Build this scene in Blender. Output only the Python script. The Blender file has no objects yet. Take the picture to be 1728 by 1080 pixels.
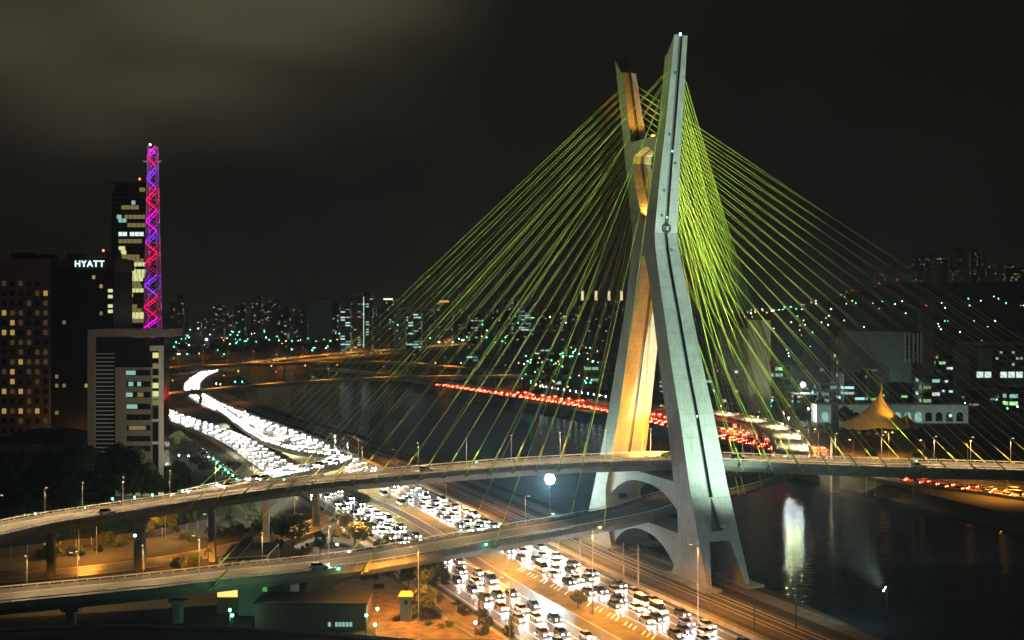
import bpy, bmesh, math, random
from mathutils import Vector, Matrix
random.seed(7)
C = bpy.context.scene.collection
SC = bpy.context.scene
PI = math.pi
F, H, HY = 1900.0, 68.8, 510.0      # focal length in photo pixels, eye height, horizon row

# ------------------------------------------------------------------ camera, sky, exposure
cam = bpy.data.cameras.new('camera'); camo = bpy.data.objects.new('camera', cam); C.objects.link(camo)
camo.location = (0, 0, H); camo.rotation_euler = (PI/2, 0, 0)
cam.sensor_width = 36; cam.lens = F/1728*36; cam.shift_y = -30/1728
cam.clip_start = 1; cam.clip_end = 20000
SC.camera = camo
SC.render.resolution_x, SC.render.resolution_y = 1024, 640
vs = SC.view_settings
vs.view_transform = 'Standard'; vs.look = 'None'; vs.exposure = 0.0; vs.gamma = 1.0

W = bpy.data.worlds.new('World'); SC.world = W; W.use_nodes = True
nt = W.node_tree; nt.nodes.clear()
def N(t, **k):
    n = nt.nodes.new(t)
    for a, b in k.items(): setattr(n, a, b)
    return n
L = nt.links.new
out = N('ShaderNodeOutputWorld'); add = N('ShaderNodeAddShader')
sky = N('ShaderNodeTexSky', sky_type='NISHITA', sun_disc=False)
sky.sun_elevation = math.radians(-3); sky.sun_rotation = math.radians(200)
b1 = N('ShaderNodeBackground'); b1.inputs[1].default_value = 0.0005
L(sky.outputs[0], b1.inputs[0])
tc = N('ShaderNodeTexCoord')
# low clouds lit by the city: a bright bank to the left, faint noise elsewhere
dirv = Vector(((120-864)/F, 1, (HY-60)/F)).normalized()
dp = N('ShaderNodeVectorMath', operation='DOT_PRODUCT'); dp.inputs[1].default_value = dirv
mp = N('ShaderNodeMapping'); mp.inputs['Scale'].default_value = (1.0, 1.0, 2.6)
nz = N('ShaderNodeTexNoise'); nz.inputs['Scale'].default_value = 2.3; nz.inputs['Detail'].default_value = 2; nz.inputs['Distortion'].default_value = .3
L(tc.outputs['Generated'], mp.inputs[0]); L(mp.outputs[0], nz.inputs['Vector']); L(tc.outputs['Generated'], dp.inputs[0])
mr = N('ShaderNodeMapRange', interpolation_type='SMOOTHSTEP'); mr.inputs['From Min'].default_value = 0.93; mr.inputs['From Max'].default_value = 1.0
L(dp.outputs['Value'], mr.inputs['Value'])
sepd = N('ShaderNodeSeparateXYZ'); L(tc.outputs['Generated'], sepd.inputs[0])
wv = N('ShaderNodeMath', operation='MULTIPLY_ADD'); wv.inputs[1].default_value = .16; L(nz.outputs['Fac'], wv.inputs[0]); L(sepd.outputs['Z'], wv.inputs[2])
zr = N('ShaderNodeMapRange', interpolation_type='SMOOTHSTEP'); zr.inputs['From Min'].default_value = 0.18; zr.inputs['From Max'].default_value = 0.36
L(wv.outputs[0], zr.inputs['Value'])
m0 = N('ShaderNodeMath', operation='MULTIPLY'); L(mr.outputs[0], m0.inputs[0]); L(zr.outputs[0], m0.inputs[1])
m1 = N('ShaderNodeMath', operation='MULTIPLY'); L(m0.outputs[0], m1.inputs[0]); L(nz.outputs['Fac'], m1.inputs[1])
mixc = N('ShaderNodeMix', data_type='RGBA'); mixc.inputs['A'].default_value = (.0050, .0049, .0034, 1); mixc.inputs['B'].default_value = (.100, .088, .052, 1)
L(m1.outputs[0], mixc.inputs['Factor'])
nr = N('ShaderNodeMapRange'); nr.inputs['From Min'].default_value = .3; nr.inputs['From Max'].default_value = .75; nr.inputs['To Min'].default_value = .55; nr.inputs['To Max'].default_value = 1.6
L(nz.outputs['Fac'], nr.inputs['Value'])
sc_ = N('ShaderNodeVectorMath', operation='SCALE'); L(mixc.outputs['Result'], sc_.inputs[0]); L(nr.outputs[0], sc_.inputs['Scale'])
b2 = N('ShaderNodeBackground'); L(sc_.outputs[0], b2.inputs[0])
L(b1.outputs[0], add.inputs[0]); L(b2.outputs[0], add.inputs[1]); L(add.outputs[0], out.inputs[0])
moon = bpy.data.lights.new('moon_light', 'SUN'); moon.energy = 0.02; moon.angle = math.radians(10); moon.color = (.8, .85, 1)
mo = bpy.data.objects.new('moon_light', moon); C.objects.link(mo); mo.rotation_euler = (math.radians(50), 0, math.radians(-20))

# ------------------------------------------------------------------ helpers
def P(px, py, z=0.0):               # point on the level z seen at photo pixel (px, py)
    Y = (H-z)*F/(py-HY); return Vector(((px-864)*Y/F, Y, z))
def PY(px, Y, z=0.0): return Vector(((px-864)*Y/F, Y, z))
def ZY(py, Y): return H-(py-HY)*Y/F
def tag(o, label=None, cat=None, group=None, kind=None):
    if label: o['label'] = label
    if cat: o['category'] = cat
    if group: o['group'] = group
    if kind: o['kind'] = kind
    return o
def thing(name, label, cat, loc=(0, 0, 0), group=None, rz=0.0):
    o = bpy.data.objects.new(name, None); C.objects.link(o); o.empty_display_size = .5
    o.location = loc; o.rotation_euler = (0, 0, rz)
    return tag(o, label, cat, group)
def origin(o):
    v = Vector((0, 0, 0))
    while o is not None: v += o.location; o = o.parent
    return v
class MB:
    def __init__(s): s.v = []; s.f = []; s.m = []
    def face(s, idx, m=0): s.f.append(idx); s.m.append(m)
    def verts(s, pts): n = len(s.v); s.v += [Vector(p) for p in pts]; return n
    def quad(s, a, b, c, d, m=0):
        n = s.verts((a, b, c, d)); s.face((n, n+1, n+2, n+3), m); return s
    def box(s, c, d, m=0, rz=0, taper=1.0):
        hx, hy, hz = d[0]/2, d[1]/2, d[2]/2; R = Matrix.Rotation(rz, 3, 'Z'); pts = []
        for z in (-hz, hz):
            t = taper if z > 0 else 1
            for x, y in ((-hx, -hy), (hx, -hy), (hx, hy), (-hx, hy)): pts.append(R @ Vector((x*t, y*t, z)) + Vector(c))
        n = s.verts(pts)
        for q in ((3, 2, 1, 0), (4, 5, 6, 7), (0, 1, 5, 4), (1, 2, 6, 5), (2, 3, 7, 6), (3, 0, 4, 7)): s.face(tuple(n+i for i in q), m)
        return s
    def prism(s, poly, z0, z1, m=0, top=None):
        k = len(poly); n = s.verts([(p[0], p[1], z0) for p in poly]+[(p[0], p[1], z1) for p in (top or poly)])
        s.face(tuple(n+i for i in reversed(range(k))), m); s.face(tuple(n+k+i for i in range(k)), m)
        for i in range(k): s.face((n+i, n+(i+1) % k, n+k+(i+1) % k, n+k+i), m)
        return s
    def loft(s, rings, m=0, closed=True, caps=True, mats=None):
        k = len(rings[0]); ns = [s.verts(r) for r in rings]
        for a, b in zip(ns, ns[1:]):
            for i in range(k if closed else k-1):
                j = (i+1) % k; s.face((a+i, a+j, b+j, b+i), mats[i] if mats else m)
        if caps and closed:
            s.face(tuple(ns[0]+i for i in reversed(range(k))), m); s.face(tuple(ns[-1]+i for i in range(k)), m)
        return s
    def tube(s, a, b, r0, r1=None, k=6, m=0):
        a, b = Vector(a), Vector(b); r1 = r0 if r1 is None else r1; d = (b-a)
        if d.length < 1e-6: return s
        d.normalize(); x = d.orthogonal().normalized(); y = d.cross(x)
        ra = [a+(x*math.cos(t)+y*math.sin(t))*r0 for t in (2*PI*i/k for i in range(k))]
        rb = [b+(x*math.cos(t)+y*math.sin(t))*r1 for t in (2*PI*i/k for i in range(k))]
        return s.loft([ra, rb], m)
    def lathe(s, prof, c=(0, 0, 0), k=12, m=0):
        c = Vector(c)
        return s.loft([[c+Vector((r*math.cos(2*PI*i/k), r*math.sin(2*PI*i/k), z)) for i in range(k)] for r, z in prof], m)
    def ball(s, c, r, m=0, k=8):
        return s.lathe([(max(.01, math.sin(PI*i/5))*r, -math.cos(PI*i/5)*r) for i in range(6)], c, k, m)
    def build(s, name, mat, parent=None, label=None, smooth=False):
        me = bpy.data.meshes.new(name); o0 = origin(parent) if parent else Vector((0, 0, 0))
        me.from_pydata([tuple(v-o0) for v in s.v], [], s.f)
        mats = mat if isinstance(mat, (list, tuple)) else [mat]
        for x in mats: me.materials.append(x)
        me.polygons.foreach_set('material_index', s.m)
        if smooth: me.polygons.foreach_set('use_smooth', [True]*len(s.f))
        bm = bmesh.new(); bm.from_mesh(me)
        big = [f for f in bm.faces if len(f.verts) > 5]
        if big: bmesh.ops.triangulate(bm, faces=big)
        bmesh.ops.recalc_face_normals(bm, faces=bm.faces) if len(bm.faces) < 3000 and not getattr(s, 'raw', False) else None
        bm.to_mesh(me); bm.free()
        o = bpy.data.objects.new(name, me); C.objects.link(o); o.parent = parent
        if label: o['label'] = label
        return o
def struct(name, mb, mat, kind='structure'):
    mb.raw = True
    o = mb.build(name, mat); o['kind'] = kind; return o
KIDS = {}
def kids(o): return [c for c in o.children]
def copy_tree(o, loc=None, rz=None, label=None, group=None, scale=None, mats=None):
    def cp(a, par):
        b = a.copy(); C.objects.link(b); b.parent = par
        for ch in KIDMAP.get(a.name, ()): cp(ch, b)
        return b
    if o.name not in DONE:
        def walk(a):
            ks = list(a.children); KIDMAP[a.name] = ks
            for k_ in ks: walk(k_)
        walk(o); DONE.add(o.name)
    c = cp(o, None)
    if loc is not None: c.location = loc
    if rz is not None: c.rotation_euler = (0, 0, rz)
    if label: c['label'] = label
    if group: c['group'] = group
    if scale: c.scale = scale if hasattr(scale, '__len__') else (scale,)*3
    return c
KIDMAP = {}; DONE = set()

# paths
def smooth(pts, sub=8):
    pts = [Vector(p) for p in pts]; q = [pts[0]*2-pts[1]]+pts+[pts[-1]*2-pts[-2]]; o = []
    for i in range(1, len(q)-2):
        a, b, c, d = q[i-1], q[i], q[i+1], q[i+2]
        for k in range(sub):
            t = k/sub; o.append(.5*((2*b)+(c-a)*t+(2*a-5*b+4*c-d)*t*t+(3*b-a-3*c+d)*t**3))
    o.append(pts[-1]); return o
class Path:
    def __init__(s, pts, sub=8):
        s.p = smooth(pts, sub); s.d = [0]
        for a, b in zip(s.p, s.p[1:]): s.d.append(s.d[-1]+(b-a).length)
        s.len = s.d[-1]
    def at(s, t):
        t = max(0, min(s.len, t)); lo, hi = 0, len(s.d)-1
        while hi-lo > 1:
            m = (lo+hi)//2
            if s.d[m] <= t: lo = m
            else: hi = m
        w = (t-s.d[lo])/max(1e-9, s.d[hi]-s.d[lo]); p = s.p[lo].lerp(s.p[hi], w)
        a, b = s.p[max(0, lo-1)], s.p[min(len(s.p)-1, hi+1)]; tn = (b-a).normalized()
        return p, tn, Vector((tn.y, -tn.x, 0)).normalized()      # point, tangent, right side
    def sect(s, prof, step=4.0, t0=0, t1=None):                  # prof: (offset to the right, height)
        t1 = s.len if t1 is None else t1; n = max(1, int((t1-t0)/step)); R = []
        for i in range(n+1):
            p, tn, r = s.at(t0+(t1-t0)*i/n); R.append([p+r*o+Vector((0, 0, h)) for o, h in prof])
        return R
    def near(s, X=None, px=None):
        best = None
        for i in range(401):
            t = s.len*i/400; p = s.at(t)[0]; e = abs(864+F*p.x/p.y-px)
            if best is None or e < best[0]: best = (e, t)
        return best[1]

# ------------------------------------------------------------------ materials
def mat(name, col, rough=.7, noise=0, scale=1.0, col2=None, metal=0, spec=.5, emit=None, es=0, bump=0, coord='Object', stretch=None):
    m = bpy.data.materials.new(name); m.use_nodes = True; n = m.node_tree; b = n.nodes['Principled BSDF']
    b.inputs['Base Color'].default_value = (*col, 1); b.inputs['Roughness'].default_value = rough; b.inputs['Metallic'].default_value = metal
    b.inputs['Specular IOR Level'].default_value = spec
    if noise or col2:
        t = n.nodes.new('ShaderNodeTexCoord'); z = n.nodes.new('ShaderNodeTexNoise'); z.inputs['Scale'].default_value = scale; z.inputs['Detail'].default_value = 6
        mpn = n.nodes.new('ShaderNodeMapping'); n.links.new(t.outputs[coord], mpn.inputs[0]); n.links.new(mpn.outputs[0], z.inputs['Vector'])
        if stretch: mpn.inputs['Scale'].default_value = stretch
        r = n.nodes.new('ShaderNodeValToRGB'); r.color_ramp.elements[0].position = .35; r.color_ramp.elements[1].position = .65
        c2 = col2 or tuple(c*(1-noise) for c in col)
        r.color_ramp.elements[0].color = (*c2, 1); r.color_ramp.elements[1].color = (*col, 1)
        n.links.new(z.outputs['Fac'], r.inputs[0]); n.links.new(r.outputs[0], b.inputs['Base Color'])
        if bump:
            bp = n.nodes.new('ShaderNodeBump'); bp.inputs['Strength'].default_value = bump; bp.inputs['Distance'].default_value = .2
            n.links.new(z.outputs['Fac'], bp.inputs['Height']); n.links.new(bp.outputs[0], b.inputs['Normal'])
    if emit: b.inputs['Emission Color'].default_value = (*emit, 1); b.inputs['Emission Strength'].default_value = es
    return m
M = {}
M['concrete'] = mat('concrete', (.36, .35, .31), .75, .35, .25)
M['deck_concrete'] = mat('deck_concrete', (.34, .32, .27), .7, .3, .4)
M['roadway'] = mat('deck_roadway', (.19, .18, .16), .6, .3, .15)
M['asphalt'] = mat('asphalt', (.085, .078, .07), .40, .35, .2)
M['asphalt_far'] = mat('asphalt_far', (.09, .085, .08), .3, .3, .1)
M['ground'] = mat('ground', (.035, .036, .018), .95, .6, .06)
M['grass'] = mat('grass', (.17, .145, .05), .95, 0, .35, col2=(.10, .09, .03))
M['soil'] = mat('soil', (.16, .11, .06), .95, .6, .4)
M['ballast'] = mat('ballast', (.11, .085, .06), .95, .5, 1.2)
M['bank'] = mat('bank', (.06, .06, .045), .9, .5, .2)
M['paint'] = mat('road_paint', (.78, .78, .74), .6)
M['steel'] = mat('steel', (.45, .45, .43), .45, metal=.6)
M['dark_steel'] = mat('dark_steel', (.05, .05, .05), .5, metal=.3)
M['white_paint'] = mat('white_paint', (.75, .75, .72), .5)
M['cable'] = mat('cable_sheath', (.52, .62, .09), .45)
M['tube_y'] = mat('anchor_tube', (.55, .6, .2), .5)
M['dark'] = mat('dark_recess', (.035, .037, .035), .8)
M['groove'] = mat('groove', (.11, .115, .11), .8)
M['tyre'] = mat('tyre', (.02, .02, .02), .9)
M['glass'] = mat('car_glass', (.01, .012, .015), .08)
M['bglass'] = mat('building_glass', (.015, .018, .02), .12)
M['bark'] = mat('bark', (.09, .06, .04), .9, .4, 3)
M['leaf'] = mat('leaf', (.075, .11, .03), .7, .5, .7)
M['leaf2'] = mat('leaf_pale', (.12, .12, .035), .7, .5, .7)
M['roof_tile'] = mat('roof_tile', (.42, .19, .09), .8, .3, 3)
M['stone'] = mat('stone', (.22, .2, .16), .8, .25, .5)
M['office'] = mat('office_panel', (.30, .27, .22), .8, .15, .5)
M['darkwall'] = mat('dark_wall', (.05, .05, .045), .8, .3, .3)
M['black'] = mat('black_roof', (.012, .012, .012), .6)
M['tent'] = mat('tent_fabric', (.62, .45, .2), .7)
M['yellow'] = mat('yellow_board', (.7, .55, .05), .6)
M['teal'] = mat('teal_board', (.03, .3, .35), .6)
def emis(name, col, s): return mat(name, (.02, .02, .02), .5, emit=col, es=s)
M['head'] = emis('headlight', (1, .93, .82), 400)
M['head_far'] = emis('headlight_far', (1, .94, .84), 90)
M['headc'] = emis('headlight_cool', (.82, .9, 1), 400)
M['tail'] = emis('taillight', (1, .03, .015), 260)
M['tail_off'] = mat('tail_dim', (.3, .01, .01), .3)
M['head_off'] = mat('head_dim', (.6, .6, .6), .2)
M['lamp_sodium'] = emis('lamp_sodium', (1, .45, .1), 10)
M['lamp_warm'] = emis('lamp_warm', (1, .75, .45), 1.2)
M['lamp_green'] = emis('lamp_green', (.08, 1, .40), 16)
M['lamp_white'] = emis('lamp_white', (.75, 1, .9), 14)
M['lamp_orange'] = emis('lamp_orange', (1, .42, .07), 9)
M['lamp_red'] = emis('lamp_red', (1, .08, .03), 12)
M['flood'] = emis('floodlight', (.6, 1, .95), 900); M['flood_far'] = emis('floodlight_far_bank', (.75, .95, 1), 320)
M['win_warm'] = emis('window_warm', (1, .62, .16), .42)
M['win_yellow'] = emis('window_yellow', (.9, .95, .4), .8)
M['win_faint'] = emis('window_faint', (.9, .55, .2), .06)
M['win_cool'] = emis('window_cool', (.45, .9, .75), .55)
M['win_dim'] = emis('window_dim', (.85, .7, .25), .22)
M['win_white'] = emis('window_white', (.8, 1, .9), 1.0)
M['sign'] = emis('sign_letters', (.65, .95, 1), 2.2)
M['sign_dim'] = mat('sign_off', (.12, .05, .05), .6)

def window_mat(name, wall, wx, wz, p, cols, strength=1.0, fx=.55, fz=.5, base=(.01, .01, .01)):
    """wall with a regular grid of windows; a random share of them is lit from inside"""
    m = bpy.data.materials.new(name); m.use_nodes = True; n = m.node_tree; b = n.nodes['Principled BSDF']; l = n.links.new
    def nn(t, **k):
        q = n.nodes.new(t)
        for a, c in k.items(): setattr(q, a, c)
        return q
    def ma(op, a, b_=None, c=None):
        q = nn('ShaderNodeMath', operation=op)
        for i, v in enumerate((a, b_, c)):
            if v is None: continue
            if isinstance(v, (int, float)): q.inputs[i].default_value = v
            else: l(v, q.inputs[i])
        return q.outputs[0]
    t = nn('ShaderNodeTexCoord'); s = nn('ShaderNodeSeparateXYZ'); l(t.outputs['Object'], s.inputs[0])
    oi = nn('ShaderNodeObjectInfo')
    a = ma('MULTIPLY', ma('ADD', ma('ADD', s.outputs[0], s.outputs[1]), .37), 1/wx); z = ma('MULTIPLY', s.outputs[2], 1/wz)
    fa, fzz = ma('FRACT', a), ma('FRACT', z); ia, iz = ma('FLOOR', a), ma('FLOOR', z)
    ina = ma('LESS_THAN', ma('ABSOLUTE', ma('SUBTRACT', fa, .5)), fx/2); inz = ma('LESS_THAN', ma('ABSOLUTE', ma('SUBTRACT', fzz, .5)), fz/2)
    win = ma('MULTIPLY', ina, inz)
    g = nn('ShaderNodeNewGeometry'); sn = nn('ShaderNodeSeparateXYZ'); l(g.outputs['Normal'], sn.inputs[0]); side = ma('LESS_THAN', ma('ABSOLUTE', sn.outputs[2]), .5)
    win = ma('MULTIPLY', win, side)
    cx = nn('ShaderNodeCombineXYZ'); l(ia, cx.inputs[0]); l(iz, cx.inputs[1]); l(ma('MULTIPLY', oi.outputs['Random'], 97), cx.inputs[2])
    wn = nn('ShaderNodeTexWhiteNoise', noise_dimensions='3D'); l(cx.outputs[0], wn.inputs['Vector'])
    lit = ma('MULTIPLY', ma('LESS_THAN', wn.outputs['Value'], p), win)
    ramp = nn('ShaderNodeValToRGB'); ramp.color_ramp.interpolation = 'CONSTANT'
    e = ramp.color_ramp.elements
    e[0].color = (*cols[0], 1); e[1].position = 1/len(cols); e[1].color = (*cols[1 % len(cols)], 1)
    for i in range(2, len(cols)): q = e.new(i/len(cols)); q.color = (*cols[i], 1)
    sc3 = nn('ShaderNodeSeparateColor'); l(wn.outputs['Color'], sc3.inputs[0]); l(sc3.outputs[1], ramp.inputs[0])
    l(ramp.outputs[0], b.inputs['Emission Color']); st = ma('MULTIPLY', ma('MULTIPLY', lit, ma('ADD', ma('MULTIPLY', sc3.outputs[2], 1.2), .25)), strength); l(st, b.inputs['Emission Strength'])
    mx = nn('ShaderNodeMix', data_type='RGBA'); mx.inputs['A'].default_value = (*wall, 1); mx.inputs['B'].default_value = (*base, 1); l(win, mx.inputs['Factor']); l(mx.outputs['Result'], b.inputs['Base Color'])
    b.inputs['Roughness'].default_value = .6
    return m
WARM, YEL, COOL, GRN, WHT = (1, .6, .22), (1, .9, .5), (.5, .95, .85), (.5, 1, .4), (.9, .95, .9)
WM = [window_mat('tower_windows_a', (.05, .05, .045), 4.2, 3.2, .10, [WARM, YEL, WHT, COOL], .8),
      window_mat('tower_windows_b', (.035, .037, .035), 5.5, 3.4, .16, [YEL, GRN, COOL], .7, .7, .4),
      window_mat('tower_windows_c', (.07, .065, .055), 3.6, 3.0, .06, [WARM, WARM, WHT], .9),
      window_mat('tower_windows_cyan', (.03, .035, .035), 7, 3.6, .35, [COOL, WHT, COOL], .8, .9, .45),
      window_mat('tower_windows_dim', (.04, .038, .035), 4.5, 3.2, .09, [WARM, YEL, WHT], .35),
      window_mat('low_windows_green', (.09, .1, .09), 6, 4.5, .35, [COOL, WHT, GRN], .8, .85, .5)]
WM_hotel = window_mat('hotel_stone', (.055, .05, .042), 4.3, 4.15, .0, [WARM, YEL], 0, .62, .5)

# ------------------------------------------------------------------ lights
def spot(name, loc, target, watts, col, ang=60, blend=.6, size=.5, parent=None):
    l = bpy.data.lights.new(name, 'SPOT'); l.energy = watts; l.color = col; l.spot_size = math.radians(ang); l.spot_blend = blend; l.shadow_soft_size = size
    o = bpy.data.objects.new(name, l); C.objects.link(o)
    d = Vector(target)-Vector(loc); o.rotation_euler = d.to_track_quat('-Z', 'Y').to_euler()
    o.location = Vector(loc)-(origin(parent) if parent else Vector((0, 0, 0))); o.parent = parent
    return o
SOD = (1, .37, .045); WRM = (1, .66, .32); GRNL = (.7, 1, .78)

# ------------------------------------------------------------------ ground, river, hills
NB = [(170, -60), (130, 100), (100, 185), (82, 229), (72.5, 254), (65.5, 275), (58.5, 300), (48, 323), (39, 345), (10, 400), (-8, 440), (-35, 490), (-72, 556), (-122, 670), (-176, 807), (-214, 934), (-262, 1089), (-322, 1167), (-430, 1210), (-900, 1250)]
FB = [(440, -60), (330, 100), (250, 200), (190, 300), (161, 354), (138, 419), (114, 477), (102, 528), (76, 615), (48, 690), (-58, 892), (-125, 1064), (-223, 1235), (-290, 1290), (-430, 1335), (-900, 1380)]
NBp, FBp = Path([(x, y, 0) for x, y in NB], 6), Path([(x, y, 0) for x, y in FB], 6)
nb = [NBp.at(NBp.len*i/160) for i in range(161)]; fb = [FBp.at(FBp.len*i/160) for i in range(161)]
g = MB(); k = 161
n0 = g.verts([p-r*5 for p, t, r in nb]); n1 = g.verts([Vector((min(-1400, (p-r*5).x-300), p.y, 0)) for p, t, r in nb])
for i in range(k-1): g.face((n0+i, n0+i+1, n1+i+1, n1+i))
struct('ground', g, M['ground'])
g = MB(); n0 = g.verts([p+r*5 for p, t, r in fb]); n1 = g.verts([Vector((2600, -60+(p.y+60)*1.3, 0)) for p, t, r in fb])
for i in range(k-1): g.face((n0+i+1, n0+i, n1+i, n1+i+1))
a, b = n0+k-1, n1+k-1
q = g.verts([(-9000, 1380, 0), (-9000, 12000, 0), (9000, 12000, 0), (9000, 1800, 0)]); g.face((q, a, b, q+3, q+2, q+1))
struct('ground', g, M['ground'])
def bankstrip(pl, sgn):
    g = MB(); g.loft([[p+r*sgn*5+Vector((0, 0, .0)), p+r*sgn*3.5+Vector((0, 0, -1.2)), p-r*sgn*1+Vector((0, 0, -4.6))] for p, t, r in pl], closed=False)
    return struct('riverbank', g, M['bank'])
bankstrip(nb, -1); bankstrip(fb, 1)
wm = bpy.data.materials.new('river_water'); wm.use_nodes = True; n = wm.node_tree; b = n.nodes['Principled BSDF']
b.inputs['Base Color'].default_value = (.008, .014, .02, 1); b.inputs['Roughness'].default_value = .07; b.inputs['IOR'].default_value = 1.33
t = n.nodes.new('ShaderNodeTexCoord'); z = n.nodes.new('ShaderNodeTexNoise'); z.inputs['Scale'].default_value = .55; z.inputs['Detail'].default_value = 4
bp = n.nodes.new('ShaderNodeBump'); bp.inputs['Strength'].default_value = .5; bp.inputs['Distance'].default_value = .25
mw = n.nodes.new('ShaderNodeMapping'); mw.inputs['Scale'].default_value = (.55, 1.2, 1); mw.inputs['Rotation'].default_value = (0, 0, .35)
n.links.new(t.outputs['Object'], mw.inputs[0]); n.links.new(mw.outputs[0], z.inputs['Vector']); n.links.new(z.outputs['Fac'], bp.inputs['Height']); n.links.new(bp.outputs[0], b.inputs['Normal'])
g = MB(); g.loft([[a[0]-a[2]*0+Vector((-8, 0, -4)), b[0]+Vector((8, 0, -4))] for a, b in zip(nb, fb)], closed=False)
struct('river_water', g, wm)
def hill_h(x, y):
    s = max(0, min(1, (x/y-.22)/.14)); s = s*s*(3-2*s); d = max(0, min(1, (y-1250)/1500)); d = d*d*(3-2*d)
    w = max(0, min(1, (x/y-(-.1))/.35)); return 118*s*d+42*w*d*(1-s)
g = MB(); nx, ny = 60, 40; idx = []
for j in range(ny+1):
    y = 1250+j*95
    for i in range(nx+1):
        x = y*(-.15+.8*i/nx); g.v.append(Vector((x, y, hill_h(x, y)*(1 if y < 3300 else max(0, 1-(y-3300)/1700))+.02+ 2.0*math.sin(x*.013)*math.sin(y*.011)*min(1, hill_h(x, y)/20))))
for j in range(ny):
    for i in range(nx): a = j*(nx+1)+i; g.face((a, a+1, a+nx+2, a+nx+1))
struct('hill', g, mat('hill_wood', (.03, .035, .02), .95, .5, .02))

# ------------------------------------------------------------------ roads
def ribbon(path, w0, w1, z, name, m, t0=0, t1=None, step=6, kind='structure'):
    g = MB(); g.loft(path.sect([(w0, z), (w1, z)], step, t0, t1), closed=False); return struct(name, g, m)
def lane_marks(path, solid, dashed, z, w=.18, t0=0, t1=None, name='road_marking', kindm='paint', dash=(4, 6)):
    g = MB(); t1 = path.len if t1 is None else t1
    for o in solid: g.loft(path.sect([(o-w/2, z), (o+w/2, z)], 6, t0, t1), closed=False)
    for o in dashed:
        t = t0
        while t < min(t1, t0+520): g.loft(path.sect([(o-w/2, z), (o+w/2, z)], dash[0], t, t+dash[0]), closed=False); t += dash[0]+dash[1]
    return struct(name, g, M[kindm])
# express carriageway (right) and local carriageway (left), both towards the camera; centre lines, travel direction = decreasing Y
def ctr(pairs): return [((a[0]+b[0])/2, (a[1]+b[1])/2, 0) for a, b in pairs]
ex_pts = [(-300, 1130, 0), (-292, 1060, 0), (-272, 960, 0), (-243, 860, 0), (-203, 760, 0), (-160, 670, 0), (-109, 570, 0), (-85, 515, 0), (-62, 463, 0), (-42, 418, 0), (-8.5, 339, 0), (1, 318, 0), (11, 293, 0), (26, 260, 0), (40, 229, 0), (62, 180, 0), (100, 95, 0)]
lo_pts = [(-345, 1000, 0), (-305, 900, 0), (-262, 800, 0), (-215, 700, 0), (-143, 575, 0), (-99, 476, 0), (-66, 405, 0), (-29.5, 323, 0), (-13, 285, 0), (-2, 260, 0), (12, 228, 0), (34, 178, 0), (70, 100, 0)]
EX, LO = Path(ex_pts), Path(lo_pts)
EXL, EXR = -6.4, 6.4      # path runs towards the camera, its right side is the photo's left
LOL, LOR = -5.6, 8.4
ribbon(EX, EXL-1.2, EXR+1.2, .012, 'road', M['asphalt']); ribbon(LO, LOL-.8, LOR+.8, .012, 'road', M['asphalt'])
lane_marks(EX, (EXL, -3.2, 0, 3.2, EXR), (), .020, .26); lane_marks(LO, (LOL, -2.0, 1.6, 5.3, LOR), (), .020, .26)  # real lane lines, painted solid and wide to stand in for headlight streaks
# the median between them: grass with a slip road and hatched markings
def between(pa, oa, pb, ob, y0, y1, z, name, m, n=50):
    def aty(p, y, o):
        lo, hi = 0, p.len
        for _ in range(30):
            mid = (lo+hi)/2
            if p.at(mid)[0].y > y: lo = mid
            else: hi = mid
        q, t, r = p.at(lo); return q+r*o
    g = MB(); R = []
    for i in range(n+1):
        y = y0+(y1-y0)*i/n; a, b = aty(pa, y, oa), aty(pb, y, ob); R.append([a+Vector((0, 0, z)), b+Vector((0, 0, z))])
    g.loft(R, closed=False); return struct(name, g, m)
ribbon(LO, 11, 13.4, .02, 'pavement', mat('pavement_concrete', (.24, .21, .17), .85, .3, .4), 380)
g = MB(); g.loft(LO.sect([(10.8, 0), (10.8, .14), (11.0, .14), (11.0, 0)], 5, 380)); struct('kerb', g, M['concrete'])
between(EX, 7.6, LO, -6.4, 520, 190, .008, 'median_grass', M['grass'])
SL = Path([(-58, 408, 0), (-40, 375, 0), (-22.5, 335, 0), (-10, 300, 0), (2, 270, 0), (14, 243, 0), (22, 225, 0), (36, 195, 0)])
ribbon(SL, -2.2, 2.2, .016, 'slip_road', M['asphalt'])
lane_marks(SL, (-2, 2), (), .024, .16)
EXs = Path([EX.at(t)[0]+EX.at(t)[2]*7.9 for t in [EX.len*i/80 for i in range(30, 78)]], 2)
g = MB()
for i in range(60):
    y0 = 295-i*2.3
    if y0 < 215 and i % 1 == 0: pass
    t = min((abs(EX.at(EX.len*j/600)[0].y-y0), EX.len*j/600) for j in range(300, 600))[1]
    p, tn, r = EX.at(t)
    if 262 < y0 < 272: continue
    a = p+r*8.1; b_ = p+r*(10.3)+tn*2.2
    if y0 > 200: g.quad(a-tn*.25+Vector((0, 0, .03)), b_-tn*.25+Vector((0, 0, .03)), b_+tn*.25+Vector((0, 0, .03)), a+tn*.25+Vector((0, 0, .03)))
struct('road_marking', g, M['paint'])
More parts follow.
